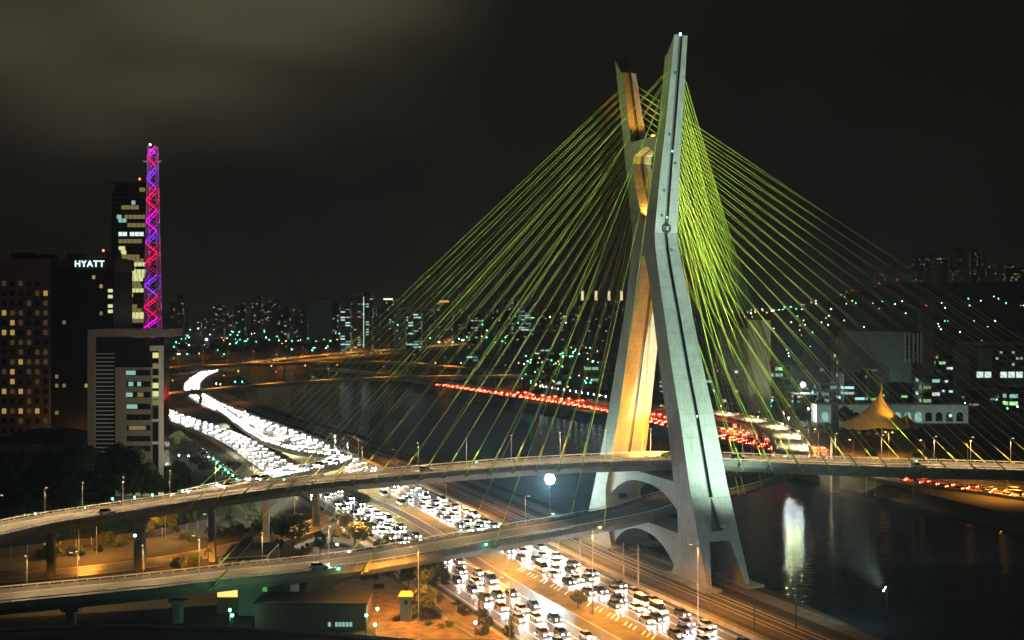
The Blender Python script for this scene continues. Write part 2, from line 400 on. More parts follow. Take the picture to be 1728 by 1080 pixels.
# kerb wall and planted strip between the express lanes and the railway, railway bed
g = MB(); g.loft(EX.sect([(-8.3, .0), (-8.3, .9), (-8.6, .9), (-8.6, .0)], 5, 300), closed=True)
tag(g.build('retaining_wall', M['concrete']), 'low concrete wall running along the river side of the white lit express lanes', 'wall')
RAILP = Path([EX.at(EX.len*i/80)[0]-EX.at(EX.len*i/80)[2]*19 for i in range(12, 81)], 2)
ribbon(EX, -12, -9, .010, 'planted_strip', M['grass'], 250)
ribbon(RAILP, -5.6, 5.2, .014, 'railway_bed', M['ballast'])
for tr in (-2.6, 1.6):
    g = MB()
    for o in (tr-.8, tr+.8): g.loft(RAILP.sect([(o-.06, .05), (o-.06, .24), (o+.06, .24), (o+.06, .05)], 6), closed=True)
    o = struct('railway_track', g, M['steel'])
SV = Path([RAILP.at(RAILP.len*i/70)[0]-RAILP.at(RAILP.len*i/70)[2]*11.5 for i in range(20, 71)], 2)
ribbon(SV, -2.6, 2.4, .018, 'service_path', mat('path_concrete', (.17, .15, .12), .85, .4, .5))
# far bank road (red with tail lights), traffic runs away from the camera
fr = [(230, 300, 0), (194, 373, 0), (181, 398, 0), (152, 438, 0), (121, 533, 0), (92, 614, 0), (60, 714, 0), (11, 807, 0), (-60, 934, 0), (-130, 1060, 0), (-215, 1180, 0)]
FR = Path(fr)
ribbon(FR, -6.5, 6.5, .012, 'road', M['asphalt_far']); lane_marks(FR, (-6, 6), (-2, 2), .02, .2)
ribbon(FR, 12, 24, .012, 'road', M['asphalt_far']); lane_marks(FR, (12.4, 23.6), (16, 20), .02, .2)
g = MB(); g.loft(FR.sect([(-7.4, 0), (-7.4, 1.15), (-7.7, 1.15), (-7.7, 0)], 8)); tag(g.build('tail_light_screen', M['concrete']), 'added low concrete wall screening the river from the far bank tail lights', 'wall')  # wall added to stop tail lights reflecting in the river
# ground level roads left under the viaducts
GL = Path([(-190, 252, 0), (-160, 268, 0), (-129, 280, 0), (-105, 291, 0), (-84, 308, 0), (-66, 335, 0), (-57, 365, 0), (-62, 400, 0), (-85, 455, 0)])
ribbon(GL, -5.5, 5.5, .014, 'road', M['asphalt']); lane_marks(GL, (-5, 5), (0,), .022, .2)
GL2 = Path([(-200, 240, 0), (-150, 256, 0), (-119, 266, 0), (-95, 276, 0), (-80, 283, 0)])
ribbon(GL2, -2.5, 2.5, .018, 'road', M['asphalt']); lane_marks(GL2, (-2.2, 2.2), (), .026, .2)
# the yard bottom centre
g = MB(); g.prism([P(640, 1078), P(735, 1078), P(850, 1079), P(720, 985), P(640, 960), P(560, 990)], .02, .028); struct('yard_paving', g, M['soil'])

# ------------------------------------------------------------------ the X tower
M0 = Vector((37.5, 307, 0)); U = Vector((-.379, .925, 0)).normalized(); V = Vector((.925, .379, 0)).normalized()
def lerp_tab(tab, z):
    for (z0, a), (z1, b) in zip(tab, tab[1:]):
        if z <= z1: return a+(b-a)*(z-z0)/max(1e-6, z1-z0)
    return tab[-1][1]
SO = [(-2, 39.8), (0, 39), (10, 35), (23, 29.9), (40, 24.4), (52, 19.9), (66, 15.2), (78, 11.0), (83, 9.5), (86, 8.95), (87.2, 8.8), (101.6, 10.8), (116.7, 13.3), (138, 16.6)]
SI = [(-2, 21.5), (0, 22), (5, 24.2), (10, 25), (16, 24.2), (23, 22.2), (40, 17.5), (52, 13.6), (66, 9.4), (74, 6.8), (78, 5.2), (80.5, 3.9), (81.6, 2.7), (90, 2.7), (90.6, 3.4), (94, 4.4), (100, 5.8), (107, 7.3), (109, 6.5), (110.3, 4.4), (110.8, 2.7), (113.0, 2.7), (113.02, 8.6), (116.7, 9.4), (138, 12.6)]
SOF = [(-2, 29.2), (0, 28.6), (10, 24.8), (23, 19.8), (37, 15), (52, 10.6), (66, 6.5), (78, 4.4), (87.2, 3.3), (101.6, 7.2), (116.7, 11.2), (138, 16.6)]
SIF = [(-2, 10.2), (0, 10.5), (5, 13), (10, 14.8), (16, 15.2), (23, 12.8), (37, 8.6), (52, 4.8), (66, 1.0), (74, -1.0), (78, -1.8), (80.5, -2.3), (81.6, -2.7), (90, -2.7), (90.6, -2.0), (94, -.6), (100, 2.3), (107, 4.5), (109, 3.7), (110.3, -.6), (110.8, -2.7), (113.0, -2.7), (113.02, 6.0), (116.7, 7.1), (138, 12.6)]
HW = [(-2, 6.2), (0, 6.1), (23, 5.45), (40, 5.0), (66, 4.2), (87, 3.4), (101.6, 3.0), (116.7, 2.45), (138, 1.95)]
tower = thing('bridge_tower', 'tall X shaped concrete bridge tower lit white and orange with fans of yellow cables', 'bridge tower', (M0.x, M0.y, 0))
def W3(s, w, z): return M0+U*s+V*w+Vector((0, 0, z))
def leg(sg):
    TO, TI = (SO, SI) if sg < 0 else (SOF, SIF)
    b = MB(); zs = [20.6, 23, 28, 34, 40, 46, 52, 59, 66, 70, 74, 78, 80.5, 81.6, 83, 84.5, 86, 87.2, 90, 90.6, 94, 100, 107, 109, 110.3, 110.8, 113.0, 113.02, 116.7, 122, 128, 133.5]
    def ring(z, top=False):
        so, si, hw = lerp_tab(TO, z), lerp_tab(TI, z), lerp_tab(HW, z); nd = min(.8, (so-si)*.2); ni = .02 if abs(si-(-2.7 if sg > 0 else 2.7)) < .01 else .45; gw = .55
        s = lambda q: q*sg
        zi = 133.5 if top else z
        return [W3(s(so), -hw, z), W3(s(so), -gw, z), W3(s(so-nd), -gw, z), W3(s(so-nd), gw, z), W3(s(so), gw, z), W3(s(so), hw, z),
                W3(s(si), hw, zi), W3(s(si), gw*.8, zi), W3(s(si+ni), gw*.8, zi), W3(s(si+ni), -gw*.8, zi), W3(s(si), -gw*.8, zi), W3(s(si), -hw, zi)]
    rings = [ring(z) for z in zs]+[ring(138, True)]
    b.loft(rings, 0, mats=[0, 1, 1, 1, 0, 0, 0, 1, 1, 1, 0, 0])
    # two feet below, apart from each other
    zf = [-2, 0, 4, 8, 10.5]
    def gap(z): return 4.9-(4.9-2.9)*max(0, z)/10.5
    for w_ in (-1, 1):
        R = []
        for z in zf:
            so, si, hw = lerp_tab(TO, z), lerp_tab(TI, z), lerp_tab(HW, z); g_ = gap(z)
            R.append([W3(sg*so, w_*hw, z), W3(sg*so, w_*g_, z), W3(sg*si, w_*g_, z), W3(sg*si, w_*hw, z)])
        b.loft(R)
        R = []
        for z, g_ in ((10.5, 2.9), (12.8, 1.75), (16, 1.05), (20.58, .05)):
            so, si, hw = lerp_tab(TO, z), lerp_tab(TI, z), lerp_tab(HW, z)
            R.append([W3(sg*so, w_*hw, z), W3(sg*so, w_*g_, z), W3(sg*si, w_*g_, z), W3(sg*si, w_*hw, z)])
        b.loft(R)
    b.loft([[W3(sg*lerp_tab(TO, z), -g_, z), W3(sg*lerp_tab(TO, z), g_, z), W3(sg*(lerp_tab(TI, z)), g_, z), W3(sg*(lerp_tab(TI, z)), -g_, z)] for z, g_ in ((10.5, 2.9), (12.8, 1.75))])
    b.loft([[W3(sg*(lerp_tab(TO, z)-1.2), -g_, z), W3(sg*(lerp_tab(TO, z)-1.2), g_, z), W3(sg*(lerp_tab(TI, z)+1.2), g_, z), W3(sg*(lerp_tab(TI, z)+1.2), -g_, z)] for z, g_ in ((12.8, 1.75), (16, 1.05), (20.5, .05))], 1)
    return b
tcon = bpy.data.materials.new('tower_concrete'); tcon.use_nodes = True; n = tcon.node_tree; b = n.nodes['Principled BSDF']
t = n.nodes.new('ShaderNodeTexCoord'); z1 = n.nodes.new('ShaderNodeTexNoise'); z1.inputs['Scale'].default_value = .16; z1.inputs['Detail'].default_value = 8; z1.inputs['Roughness'].default_value = .65
z2 = n.nodes.new('ShaderNodeTexNoise'); z2.inputs['Scale'].default_value = 1.4; z2.inputs['Detail'].default_value = 5
mp2 = n.nodes.new('ShaderNodeMapping'); mp2.inputs['Scale'].default_value = (1, 1, .12); n.links.new(t.outputs['Object'], mp2.inputs[0]); n.links.new(mp2.outputs[0], z2.inputs['Vector'])
sx = n.nodes.new('ShaderNodeSeparateXYZ'); n.links.new(t.outputs['Object'], sx.inputs[0]); n.links.new(t.outputs['Object'], z1.inputs['Vector'])
fr_ = n.nodes.new('ShaderNodeMath'); fr_.operation = 'MODULO'; fr_.inputs[1].default_value = 2.9; n.links.new(sx.outputs[2], fr_.inputs[0])
lt = n.nodes.new('ShaderNodeMath'); lt.operation = 'LESS_THAN'; lt.inputs[1].default_value = .14; n.links.new(fr_.outputs[0], lt.inputs[0])
r = n.nodes.new('ShaderNodeValToRGB'); r.color_ramp.elements[0].position = .36; r.color_ramp.elements[1].position = .62
r.color_ramp.elements[0].color = (.29, .29, .26, 1); r.color_ramp.elements[1].color = (.44, .43, .39, 1)
sm = n.nodes.new('ShaderNodeMath'); sm.operation = 'MULTIPLY_ADD'; sm.inputs[1].default_value = .45; n.links.new(z2.outputs['Fac'], sm.inputs[0])
ml = n.nodes.new('ShaderNodeMath'); ml.operation = 'MULTIPLY'; ml.inputs[1].default_value = .55; n.links.new(z1.outputs['Fac'], ml.inputs[0]); n.links.new(ml.outputs[0], sm.inputs[2]); n.links.new(sm.outputs[0], r.inputs[0])
mx = n.nodes.new('ShaderNodeMix'); mx.data_type = 'RGBA'; mx.blend_type = 'MULTIPLY'; mx.inputs['B'].default_value = (.78, .78, .78, 1); n.links.new(lt.outputs[0], mx.inputs['Factor']); n.links.new(r.outputs[0], mx.inputs['A'])
n.links.new(mx.outputs['Result'], b.inputs['Base Color']); b.inputs['Roughness'].default_value = .8
M['tower'] = tcon
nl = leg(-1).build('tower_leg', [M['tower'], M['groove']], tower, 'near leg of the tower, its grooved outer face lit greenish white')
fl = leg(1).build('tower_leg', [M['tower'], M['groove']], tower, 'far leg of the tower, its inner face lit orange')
# cross beams with arched soffits under each deck
def crossbeam(zt, zc, ze, hw, s0, s1):
    b = MB(); R = []
    for i in range(25):
        k_ = -1+2*i/24; q = (s0+s1)/2+(s1-s0)/2*k_; zb = zc-(zc-ze)*abs(k_)**2.4
        R.append([W3(q, -hw, zt), W3(q, hw, zt), W3(q, hw, zb), W3(q, -hw, zb)])
    return b.loft(R)
crossbeam(23.2, 20.8, 14.5, 4.4, -24.4, 14.6).build('cross_beam', M['tower'], tower)
crossbeam(10.6, 8.0, -2, 4.8, -25.2, 14.9).build('cross_beam', M['tower'], tower)
# plinths under the feet
for sg in (-1, 1):
    for w_ in (-1, 1):
        e_, f_ = (-41.5, -20) if sg < 0 else (31, 9); c = [W3(e_, w_*3.6, 0), W3(e_, w_*8.4, 0), W3(f_, w_*8.0, 0), W3(f_, w_*3.6, 0)]
        MB().prism(c, -5, .55).build('plinth', M['concrete'], tower)
# ring emblem and service hatches on the near outer face
def on_face(z, w): return W3(-lerp_tab(SO, z)-.02, w, z)
b = MB(); c0 = on_face(88.4, 0); nrm = -U
for i in range(24):
    for (r0, r1) in ((.95, 1.35),):
        a0, a1 = 2*PI*i/24, 2*PI*(i+1)/24
        pts = [c0+V*math.cos(a)*r+Vector((0, 0, math.sin(a)*r)) for a, r in ((a0, r0), (a1, r0), (a1, r1), (a0, r1))]
        nn_ = b.verts(pts+[p+nrm*.3 for p in pts])
        for q in ((4, 5, 6, 7), (0, 1, 5, 4), (2, 3, 7, 6), (0, 3, 7, 4), (1, 2, 6, 5)): b.face(tuple(nn_+j for j in q))
b.build('ring_emblem', M['dark'], tower)
b = MB(); b.box(c0+nrm*.15, (.8, .5, 1.1), rz=math.atan2(V.y, V.x)); b.build('lamp_housing', M['concrete'], tower)
for z, w in ((128.5, -.95), (112.8, -1.2), (98.3, -1.45), (91.8, -1.6), (82.5, 1.2), (105.5, 1.3)):
    b = MB(); b.box(W3(-lerp_tab(SO, z)-.03, w, z), (.75, .12, .75), rz=math.atan2(V.y, V.x)); b.build('service_hatch', M['groove'], tower)
for z, w in ((108.5, .1), (91.3, 0), (40, 0)):
    b = MB(); b.box(W3(-lerp_tab(SO, z)-.1, w, z), (.35, .25, .5), rz=math.atan2(V.y, V.x)); b.build('beacon', emis('beacon_cyan', (.3, .9, 1), 2.5), tower)
for sg in (-1,):
    b = MB(); b.tube(W3(sg*16.2, 0, 138), W3(sg*16.2, 0, 141.5), .05); b.build('lightning_rod', M['dark_steel'], tower)
b = MB(); b.box(W3(-16.2, 0, 138.3), (.5, .5, .6)); b.build('warning_lamp', emis('warn_white', (.6, .8, 1), 6), tower)
b = MB(); b.lathe([(.7, 0), (.7, .25), (.1, .3)], W3(-36.3, 0, 14.2), 12); b.build('dome_lamp', M['white_paint'], tower)
# orange uplights between the legs, on the beams
def lampbox(parent, loc, m, size=(.9, .5, .4), name='floodlight'):
    b = MB(); b.box(loc, size); return b.build(name, m, parent)
for (s, w, z, ts, tz, pw, an) in ((-2, -2.2, 27.4, 12.5, 32, 17000, 100), (-2, 2.8, 27.4, 12.5, 32, 17000, 100), (0, 2.6, 26.9, 8, 50, 42000, 75), (-1, -3.3, 26.9, 4, 62, 62000, 55), (-3, 3.5, 26.9, 0, 75, 65000, 40), (-2.7, -.8, 91.4, 2.6, 103, 15000, 110), (-2.0, 0, 114.2, 9.5, 128, 14000, 80)):
    lampbox(tower, W3(s, w, z-.3), M['lamp_orange'] if z > 80 else M['dark_steel'])
    spot('uplight', W3(s, w, z+.2), W3(ts, w*.3, tz), pw, (1, .42, .06), an, .8, .3, tower)
lampbox(tower, W3(-17, -1, 25.2), M['dark_steel']); spot('uplight', W3(-16, -1, 25.6), W3(-14, 0, 55), 12000, (1, .55, .12), 60, .8, .3, tower)

# ------------------------------------------------------------------ decks
UP = Path([PY(-160, 258, 11), PY(-60, 268, 12), PY(0, 275, 12.8), PY(86, 284, 13.6), PY(235, 293, 15.3), PY(358, 299, 17.2), PY(500, 304, 19.4), PY(640, 306, 21.3), PY(864, 305, 24.4), PY(1060, 303, 26.2), PY(1200, 302, 26.5), PY(1300, 301, 26), PY(1500, 299, 25.2), PY(1728, 298, 24.4), PY(1900, 297, 23.4), PY(2150, 296, 21.5)])
LW = Path([PY(-180, 228, 4.6), PY(-50, 235, 6), PY(0, 237, 6.2), PY(235, 243, 7.5), PY(400, 248, 8.7), PY(600, 255, 10), PY(800, 269, 11.7), PY(975, 285, 12.8), PY(1060, 296, 13.2), PY(1110, 308.7, 13.4), PY(1170, 323, 13.5), PY(1235, 339, 13.5), PY(1296, 362, 13.4), PY(1331, 393, 13.1), PY(1338, 430, 12.7), PY(1328, 473, 12), PY(1303, 518, 11.2), PY(1262, 560, 10.2), PY(1206, 601, 8.8), PY(1128, 650, 6.6), PY(1045, 705, 3.6), PY(975, 775, .8)])
def deck(name, path, W_, label, cat, thick=2.3):
    p0 = path.at(path.len/2)[0]
    root = thing(name, label, cat, (p0.x, p0.y, 0))
    h = W_/2
    b = MB(); b.loft(path.sect([(-h, 0), (h, 0), (h, -.55), (h*.62, -thick), (-h*.62, -thick), (-h, -.55)], 4)); b.build('girder', M['deck_concrete'], root)
    b = MB(); b.loft(path.sect([(-h+.9, .02), (h-.9, .02)], 4), closed=False); b.raw = True; b.build('road_surface', M['roadway'], root)
    b = MB()
    for o in (-h+1.5, h-1.5): b.loft(path.sect([(o-.08, .035), (o+.08, .035)], 4), closed=False)
    t = 0
    while t < path.len-5: b.loft(path.sect([(-.08, .035), (.08, .035)], 4, t, t+4), closed=False); t += 10
    b.raw = True; b.build('lane_line', M['paint'], root)
    for sd in (-1, 1):
        b = MB(); o = sd*(h-.25); b.loft(path.sect([(o-.2, 0), (o-.12, .8), (o+.12, .8), (o+.2, 0)], 4)); par = b.build('parapet', M['deck_concrete'], root)
        b = MB(); t = 0
        while t < path.len:
            p, tn, r = path.at(t); b.box(p+r*o+Vector((0, 0, 1.0)), (.12, .12, .45)); t += 2.6
        b.loft(path.sect([(o-.09, 1.2), (o-.09, 1.38), (o+.09, 1.38), (o+.09, 1.2)], 4)); b.build('guard_rail', M['white_paint'], par)
    return root
updeck = deck('elevated_roadway', UP, 13.5, 'upper pale concrete bridge deck crossing the river between the tower legs', 'bridge deck')
lodeck = deck('elevated_roadway', LW, 13.0, 'lower concrete bridge deck curving round in a loop on the far bank', 'bridge deck')
# turning ramp that joins the upper deck
RP = Path([P(372, 690, .4), P(400, 710, 1.4), P(427, 729, 3.0), P(462, 748, 5.8), P(512, 762, 9.0), P(550, 767, 12), P(571, 770.5, 13.6), P(577, 775, 14.8), P(566, 781.5, 15.8), P(538, 789, 16.8), P(493, 799, 17.7), P(440, 810, 17.9), P(400, 819, 17.4), P(350, 830, 16.7), P(300, 840, 15.6)])
ramp = deck('elevated_ramp', RP, 7.5, 'bright white lit concrete ramp turning back to join the upper deck on the left', 'ramp', 1.6)

# piers
def pier(px, Yp, ztop, label, w=2.2, d=2.2, flare=1.0, m='deck_concrete', z0=0):
    X = (px-864)*Yp/F; t = thing('bridge_pier', label, 'pier', (X, Yp, z0), 'piers carrying the elevated roadways')
    b = MB(); b.loft([[Vector((X+x*w/2*f_, Yp+y*d/2*f_, z)) for x, y in ((-1, -.7), (-.7, -1), (.7, -1), (1, -.7), (1, .7), (.7, 1), (-.7, 1), (-1, .7))] for z, f_ in ((z0-.2, 1), (ztop-3, 1), (ztop, flare))])
    b.build('shaft', M[m], t)
    b = MB(); b.box((X, Yp, ztop-.3+.02), (w*flare+1.6, d*flare+.6, .6)); b.build('pier_cap', M[m], t); return t
pier(86, 283, 10.6, 'pale square concrete pier under the upper deck, leftmost', 1.9, 1.6)
pier(236, 290, 12.6, 'thick dark concrete pier under the upper deck with white lamps at its head', 2.6, 2.2, 1.35)
pier(358, 299, 14.5, 'brown lit concrete pier under the upper deck beside the curving orange road', 1.9, 1.8)
pier(449, 322, 13.2, 'concrete pier standing behind the orange road left of the dark tree', 1.9, 1.8)
pier(533, 346, 13.0, 'brown concrete pier under the turning ramp beside the local lanes', 2.0, 1.8)
pier(300, 242, 4.9, 'orange lit round pier under the lower deck at bottom left', 2.2, 1.8)
pier(120, 238, 4.2, 'dark concrete pier in shadow under the lower deck at far left', 2.0, 1.8)
for q, (px, py) in enumerate(((1283, 752), (1240, 722), (1196, 712))):
    p = P(px, py, 0); zt = 8.5-q*.4
    pier(px, p.y, zt, ('wide tapered concrete pier under the loop beside the red tail lights', 'middle concrete pier under the loop on the far bank', 'short concrete pier under the loop right of the near tower leg')[q], 2.2, 2.2, 1.3)

# ------------------------------------------------------------------ stay cables
def stays(root, path, sg, pxs, side, zlist, W_, wleg):
    """each stay runs from the leg's flank down to an anchor on the deck edge"""
    for px_t, z in zip(pxs, zlist):
        for e in (-1, 1):
            p, tn, r = path.at(px_t); a = p+r*e*(W_/2+.15)+Vector((0, 0, .1))
            z = z-(1.07 if e*side > 0 else 0); so, hw = lerp_tab(SO if sg < 0 else SOF, z), lerp_tab(HW, z); si = max(0, lerp_tab(SI if sg < 0 else SIF, z))
            s_ = sg*(so-1.2 if e*side > 0 else max(so-3.2, si+.3)); top = W3(s_, side*hw, z)
            d = (top-a).normalized(); b = MB(); b.tube(a, top, .066, k=5)
            b.tube(a-d*1.6, a+d*4.5, .2, .2, 6); b.box(a+r*e*.25+Vector((0, 0, -.5)), (1.1, .7, .8), 1, rz=math.atan2(tn.y, tn.x), taper=.6)
            b.build('stay_cable', [M['cable'], M['deck_concrete']], root)
def spread(path, pa, pb, n): 
    ta, tb = path.near(px=pa), path.near(px=pb); return [ta+(tb-ta)*i/(n-1) for i in range(n)]
zl = [130-i*2.15 for i in range(18)]
stays(updeck, UP, 1, spread(UP, 322, 985, 18), -1, zl, 13.5, 0)
rt = [UP.near(px=1195)+i*7.6 for i in range(1, 19)][::-1]
stays(updeck, UP, 1, rt, 1, zl, 13.5, 0)
stays(lodeck, LW, -1, spread(LW, 362, 1068, 18), -1, zl, 13.0, 0)
tA = LW.near(px=1222)
def near_y(path, Yt, x_min): return min((abs(path.at(path.len*i/600)[0].y-Yt)+(0 if path.at(path.len*i/600)[0].x > x_min else 1e4), path.len*i/600) for i in range(601))[1]
tA, tB = near_y(LW, 335, 55), near_y(LW, 520, 60)
stays(lodeck, LW, -1, [tA+(tB-tA)*i/17 for i in range(18)][::-1], 1, zl, 13.0, 0)

# ------------------------------------------------------------------ lamp posts
def lamp_post(loc, rz, h, arm, hm, label, group, watts=0, col=WRM, ang=140, double=False, name='street_lamp', pole_m='steel', r=.09):
    t = thing(name, label, 'street lamp', loc, group)
    L_ = Vector(loc); b = MB(); b.tube(L_, L_+Vector((0, 0, h)), r, r*.6); b.tube(L_, L_+Vector((0, 0, .8)), r*2, r*2); b.build('pole', M[pole_m], t)
    for s in ((1, -1) if double else (1,)):
        d = Vector((math.cos(rz), math.sin(rz), 0))*arm*s
        b = MB(); b.tube(L_+Vector((0, 0, h-.1)), L_+d+Vector((0, 0, h+.25)), .05); b.build('arm', M[pole_m], t)
        b = MB(); b.box(L_+d+Vector((0, 0, h+.2)), (.7, .35, .16), rz=rz); b.build('lamp_head', M[hm], t)
        if watts: spot('lamp_light', L_+d+Vector((0, 0, h-.05)), L_+d+Vector((0, 0, 0)), watts, col, ang, .5, .25, t)
    return t
def deck_lamps(path, pxs, side, label_base, group, watts, W_, h=7.5, col=WRM):
    names = ORD
    for i, px in enumerate(pxs):
        t = path.near(px=px); p, tn, r = path.at(t); a = p+r*side*(W_/2-.5)+Vector((0, 0, 0.1)); dr = math.atan2(-r.y*side, -r.x*side)
        lamp_post(a, dr, h, 1.6, 'lamp_warm', '%s lamp post from left on the %s' % (names[i], label_base), group, watts, col)
ORD = ['first', 'second', 'third', 'fourth', 'fifth', 'sixth', 'seventh', 'eighth', 'ninth', 'tenth', 'eleventh', 'twelfth', 'thirteenth', 'fourteenth', 'fifteenth', 'sixteenth', 'seventeenth', 'eighteenth', 'nineteenth', 'twentieth']
deck_lamps(UP, [20, 86, 140, 213, 290, 363, 430, 530, 610, 700, 785, 864, 945, 1024, 1100, 1260, 1340, 1420, 1500, 1590], -1, 'far edge of the upper deck', 'lamp posts on the upper deck', 6500, 13.5)
deck_lamps(UP, [1655, 1720, 1790, 1860], -1, 'upper deck right of the river pylon', 'lamp posts on the upper deck', 6500, 13.5)
deck_lamps(LW, [30, 130, 235, 337, 440, 560, 680, 800, 910, 990, 1068, 1150, 1250], -1, 'far edge of the lower deck', 'lamp posts on the lower deck', 4200, 13.0)
for i, (yy) in enumerate((400, 440, 480, 520, 560, 600, 650)):
    t = near_y(LW, yy, 60); p, tn, r = LW.at(t); lamp_post(p+r*6, math.atan2(-r.y, -r.x), 8, 1.6, 'lamp_warm', '%s lamp post from the river along the outer rail of the loop' % ORD[i], 'lamp posts on the loop', 48000, (1, .75, .45))
for i, fr_t in enumerate((.22, .36, .5, .62, .72, .82, .91)):
    p, tn, r = RP.at(RP.len*fr_t); lamp_post(p-r*3.2, math.atan2(r.y, r.x), 7.5, 1.6, 'lamp_warm', '%s lamp post added to whiten the turning ramp' % ORD[i], 'added lamp posts on the turning ramp', 140000, (1, .9, .72))  # posts added along the ramp to whiten its road surface

# sodium street lamps at ground level (tall poles seen in the photograph)
gp = [(1000, 1037, 19, 'tall median mast right of the round tree', 24000), (855, 965, 12, 'median mast between the carriageways behind the lower deck', 17000), (753, 870, 13, 'mast in the grass between the parked trucks and the express lanes', 15500),
      (670, 812, 12, 'mast rising behind the upper deck left of the small tower', 10000), (605, 785, 12, 'orange mast right of the turning ramp tip', 9000),
      (131, 998, 9, 'short mast beside the lower deck at far left', 4500), (133, 945, 10, 'orange mast on the curving road near the leftmost pier', 5500), (163, 935, 10, 'orange mast behind the curving road left of the thick pier', 4500),
      (279, 910, 10, 'orange mast behind the curving road right of the thick pier', 5000), (337, 965, 9, 'mast left of the steel roofed shed', 7000), (355, 930, 10, 'orange mast in front of the brown lit pier', 6000),
      (497, 885, 9, 'mast in the trees left of the local lanes', 6000), (597, 925, 11, 'white headed mast in the trees beside the local lanes', 9000),
      (706, 1050, 16, 'tall mast beside the tiled guard tower', 20000), (860, 1085, 13, 'mast between the local lanes and the bottom edge', 9000),
      (943, 930, 10, 'mast on the railway side below the far tower leg', 9000), (979, 955, 9, 'mast beside the railway left of the twin concrete poles', 7000), (1178, 1045, 16, 'thin mast beside the railway left of the near leg foot', 9000)]
for px, py, h, lb, wt in gp:
    p = P(px, py); lamp_post(p, random.choice((PI, 0)), h, 1.6, 'lamp_sodium' if wt in (24000, 17000, 15500) else 'lamp_warm', lb, 'street lamps at ground level', wt*3.6, SOD, 150, pole_m='steel', r=.13)

# floodlights
def flood_mast(loc, h, targets, label, n=4, base_z=0, m='flood', face=None, ls=1.0, round_=False):
    t = thing('floodlight_mast', label, 'floodlight', loc); L_ = Vector(loc)
    b = MB(); b.tube(L_, L_+Vector((0, 0, h)), .22, .14, 8); b.build('pole', M['dark_steel'], t)
    d = (Vector(face or targets[0][0])-(L_+Vector((0, 0, h)))); d.z = 0; d.normalize(); sd = Vector((-d.y, d.x, 0))
    b = MB(); b.tube(L_+sd*-1.6+Vector((0, 0, h)), L_+sd*1.6+Vector((0, 0, h)), .08); b.build('cross_arm', M['dark_steel'], t)
    if round_:
        for i in range(7):
            c = L_+Vector((0, 0, h+1.2))+d*.3+(sd*math.cos(i*PI/3)+Vector((0, 0, math.sin(i*PI/3))))*(.95 if i < 6 else 0)
            b = MB(); b.tube(c-d*.5, c, .3, .5, 12); ho = b.build('lamp_housing', M['dark_steel'], t)
            b = MB(); b.tube(c+d*.01, c+d*.12, .5, .42, 14); b.build('lens', M[m], ho)
    for i in range(0 if round_ else n):
        rows_ = 3 if n > 8 else 2 if n > 3 else 1; pc = (n+rows_-1)//rows_
        c = L_+sd*ls*(-.7*(pc-1)/2+.7*(i % pc))+Vector((0, 0, h+.3+ls*.62*(i//pc)))+d*.25; yaw = math.atan2(d.y, d.x)-PI/2
        b = MB(); b.box(c-d*.16, (.62*ls, .3, .55*ls), rz=yaw); ho = b.build('lamp_housing', M['dark_steel'], t)
        b = MB(); b.box(c+d*.02, (.5*ls, .04, .42*ls), rz=yaw); b.build('lens', M[m], ho)
    for tgt, w_, col, an in targets: spot('flood_beam', L_+Vector((0, 0, h+.3))+d*.9, tgt, w_, col, an, .7, .5, t)
    return t
CL = (.62, 1, .72)
flood_mast(PY(1497, 246, -5), 10.6, [(W3(-20, 0, 62), 560000, (.66, 1, .8), 66), (W3(-14, 0, 112), 500000, (.72, 1, .88), 34)], 'floodlight cluster on a dark pole standing in the river at lower right', 5)
fm = flood_mast(PY(928, 330, -.2), 16.0, [(W3(5, -6, 60), 14000, CL, 80), (W3(0, -12, 112), 22000, CL, 50), (PY(985, 430, -4), 260000, (.25, .55, 1), 95), ((0, 0, 72), 1000000, (.35, .75, 1), 20)], 'blazing floodlight mast between the decks left of the far tower leg', 12, face=(0, 0, 60), round_=True)
for px, z in ((1331, 11), (1347, 11)):
    flood_mast(PY(px, 452, -1), z, [(W3(10, 5, 70), 150000, (.85, 1, .35), 70), ((78, 235, 0), 25000, (.8, 1, .95), 60)], '%s floodlight mast hidden behind the upper deck on the far bank' % ('left' if px < 1340 else 'right'), 6, m='flood_far', face=(0, 0, 0), ls=1.6)
flood_mast(PY(1355, 760, -1), 13, [(PY(1355, 700, 0), 60000, (.9, 1, .95), 120), ((0, 0, 75), 250000, (.9, 1, .95), 18)], 'very bright white floodlight mast above the car park beyond the loop', 3, face=(0, 0, 60), round_=True)
flood_mast(PY(348, 1700, 0), 12, [(PY(348, 1600, 0), 60000, (1, .95, .8), 120)], 'very bright white floodlight among the far streets at left', 6, face=(0, 0, 60))
# green cable floods along the decks
for i, (path, px, s) in enumerate(((UP, 480, 1), (UP, 640, 1), (UP, 800, 1), (LW, 560, -1), (LW, 800, -1), (UP, 1330, 1), (UP, 1560, 1))):
    t = path.near(px=px); p, tn, r = path.at(t); sgn = 1 if i in (3, 4) else -1
    c = p+r*sgn*7.2+Vector((0, 0, .7)); lampbox(updeck if path is UP else lodeck, c, M['lamp_green'], (.5, .35, .3), 'cable_floodlight')
    spot('cable_light', c+Vector((0, 0, .4)), W3(s*12, (-48 if px < 1100 else 22), 88 if px < 1100 else 98), 230000, (.74, 1, .3), 36 if px < 1100 else 40, .9, .4, updeck if path is UP else lodeck)

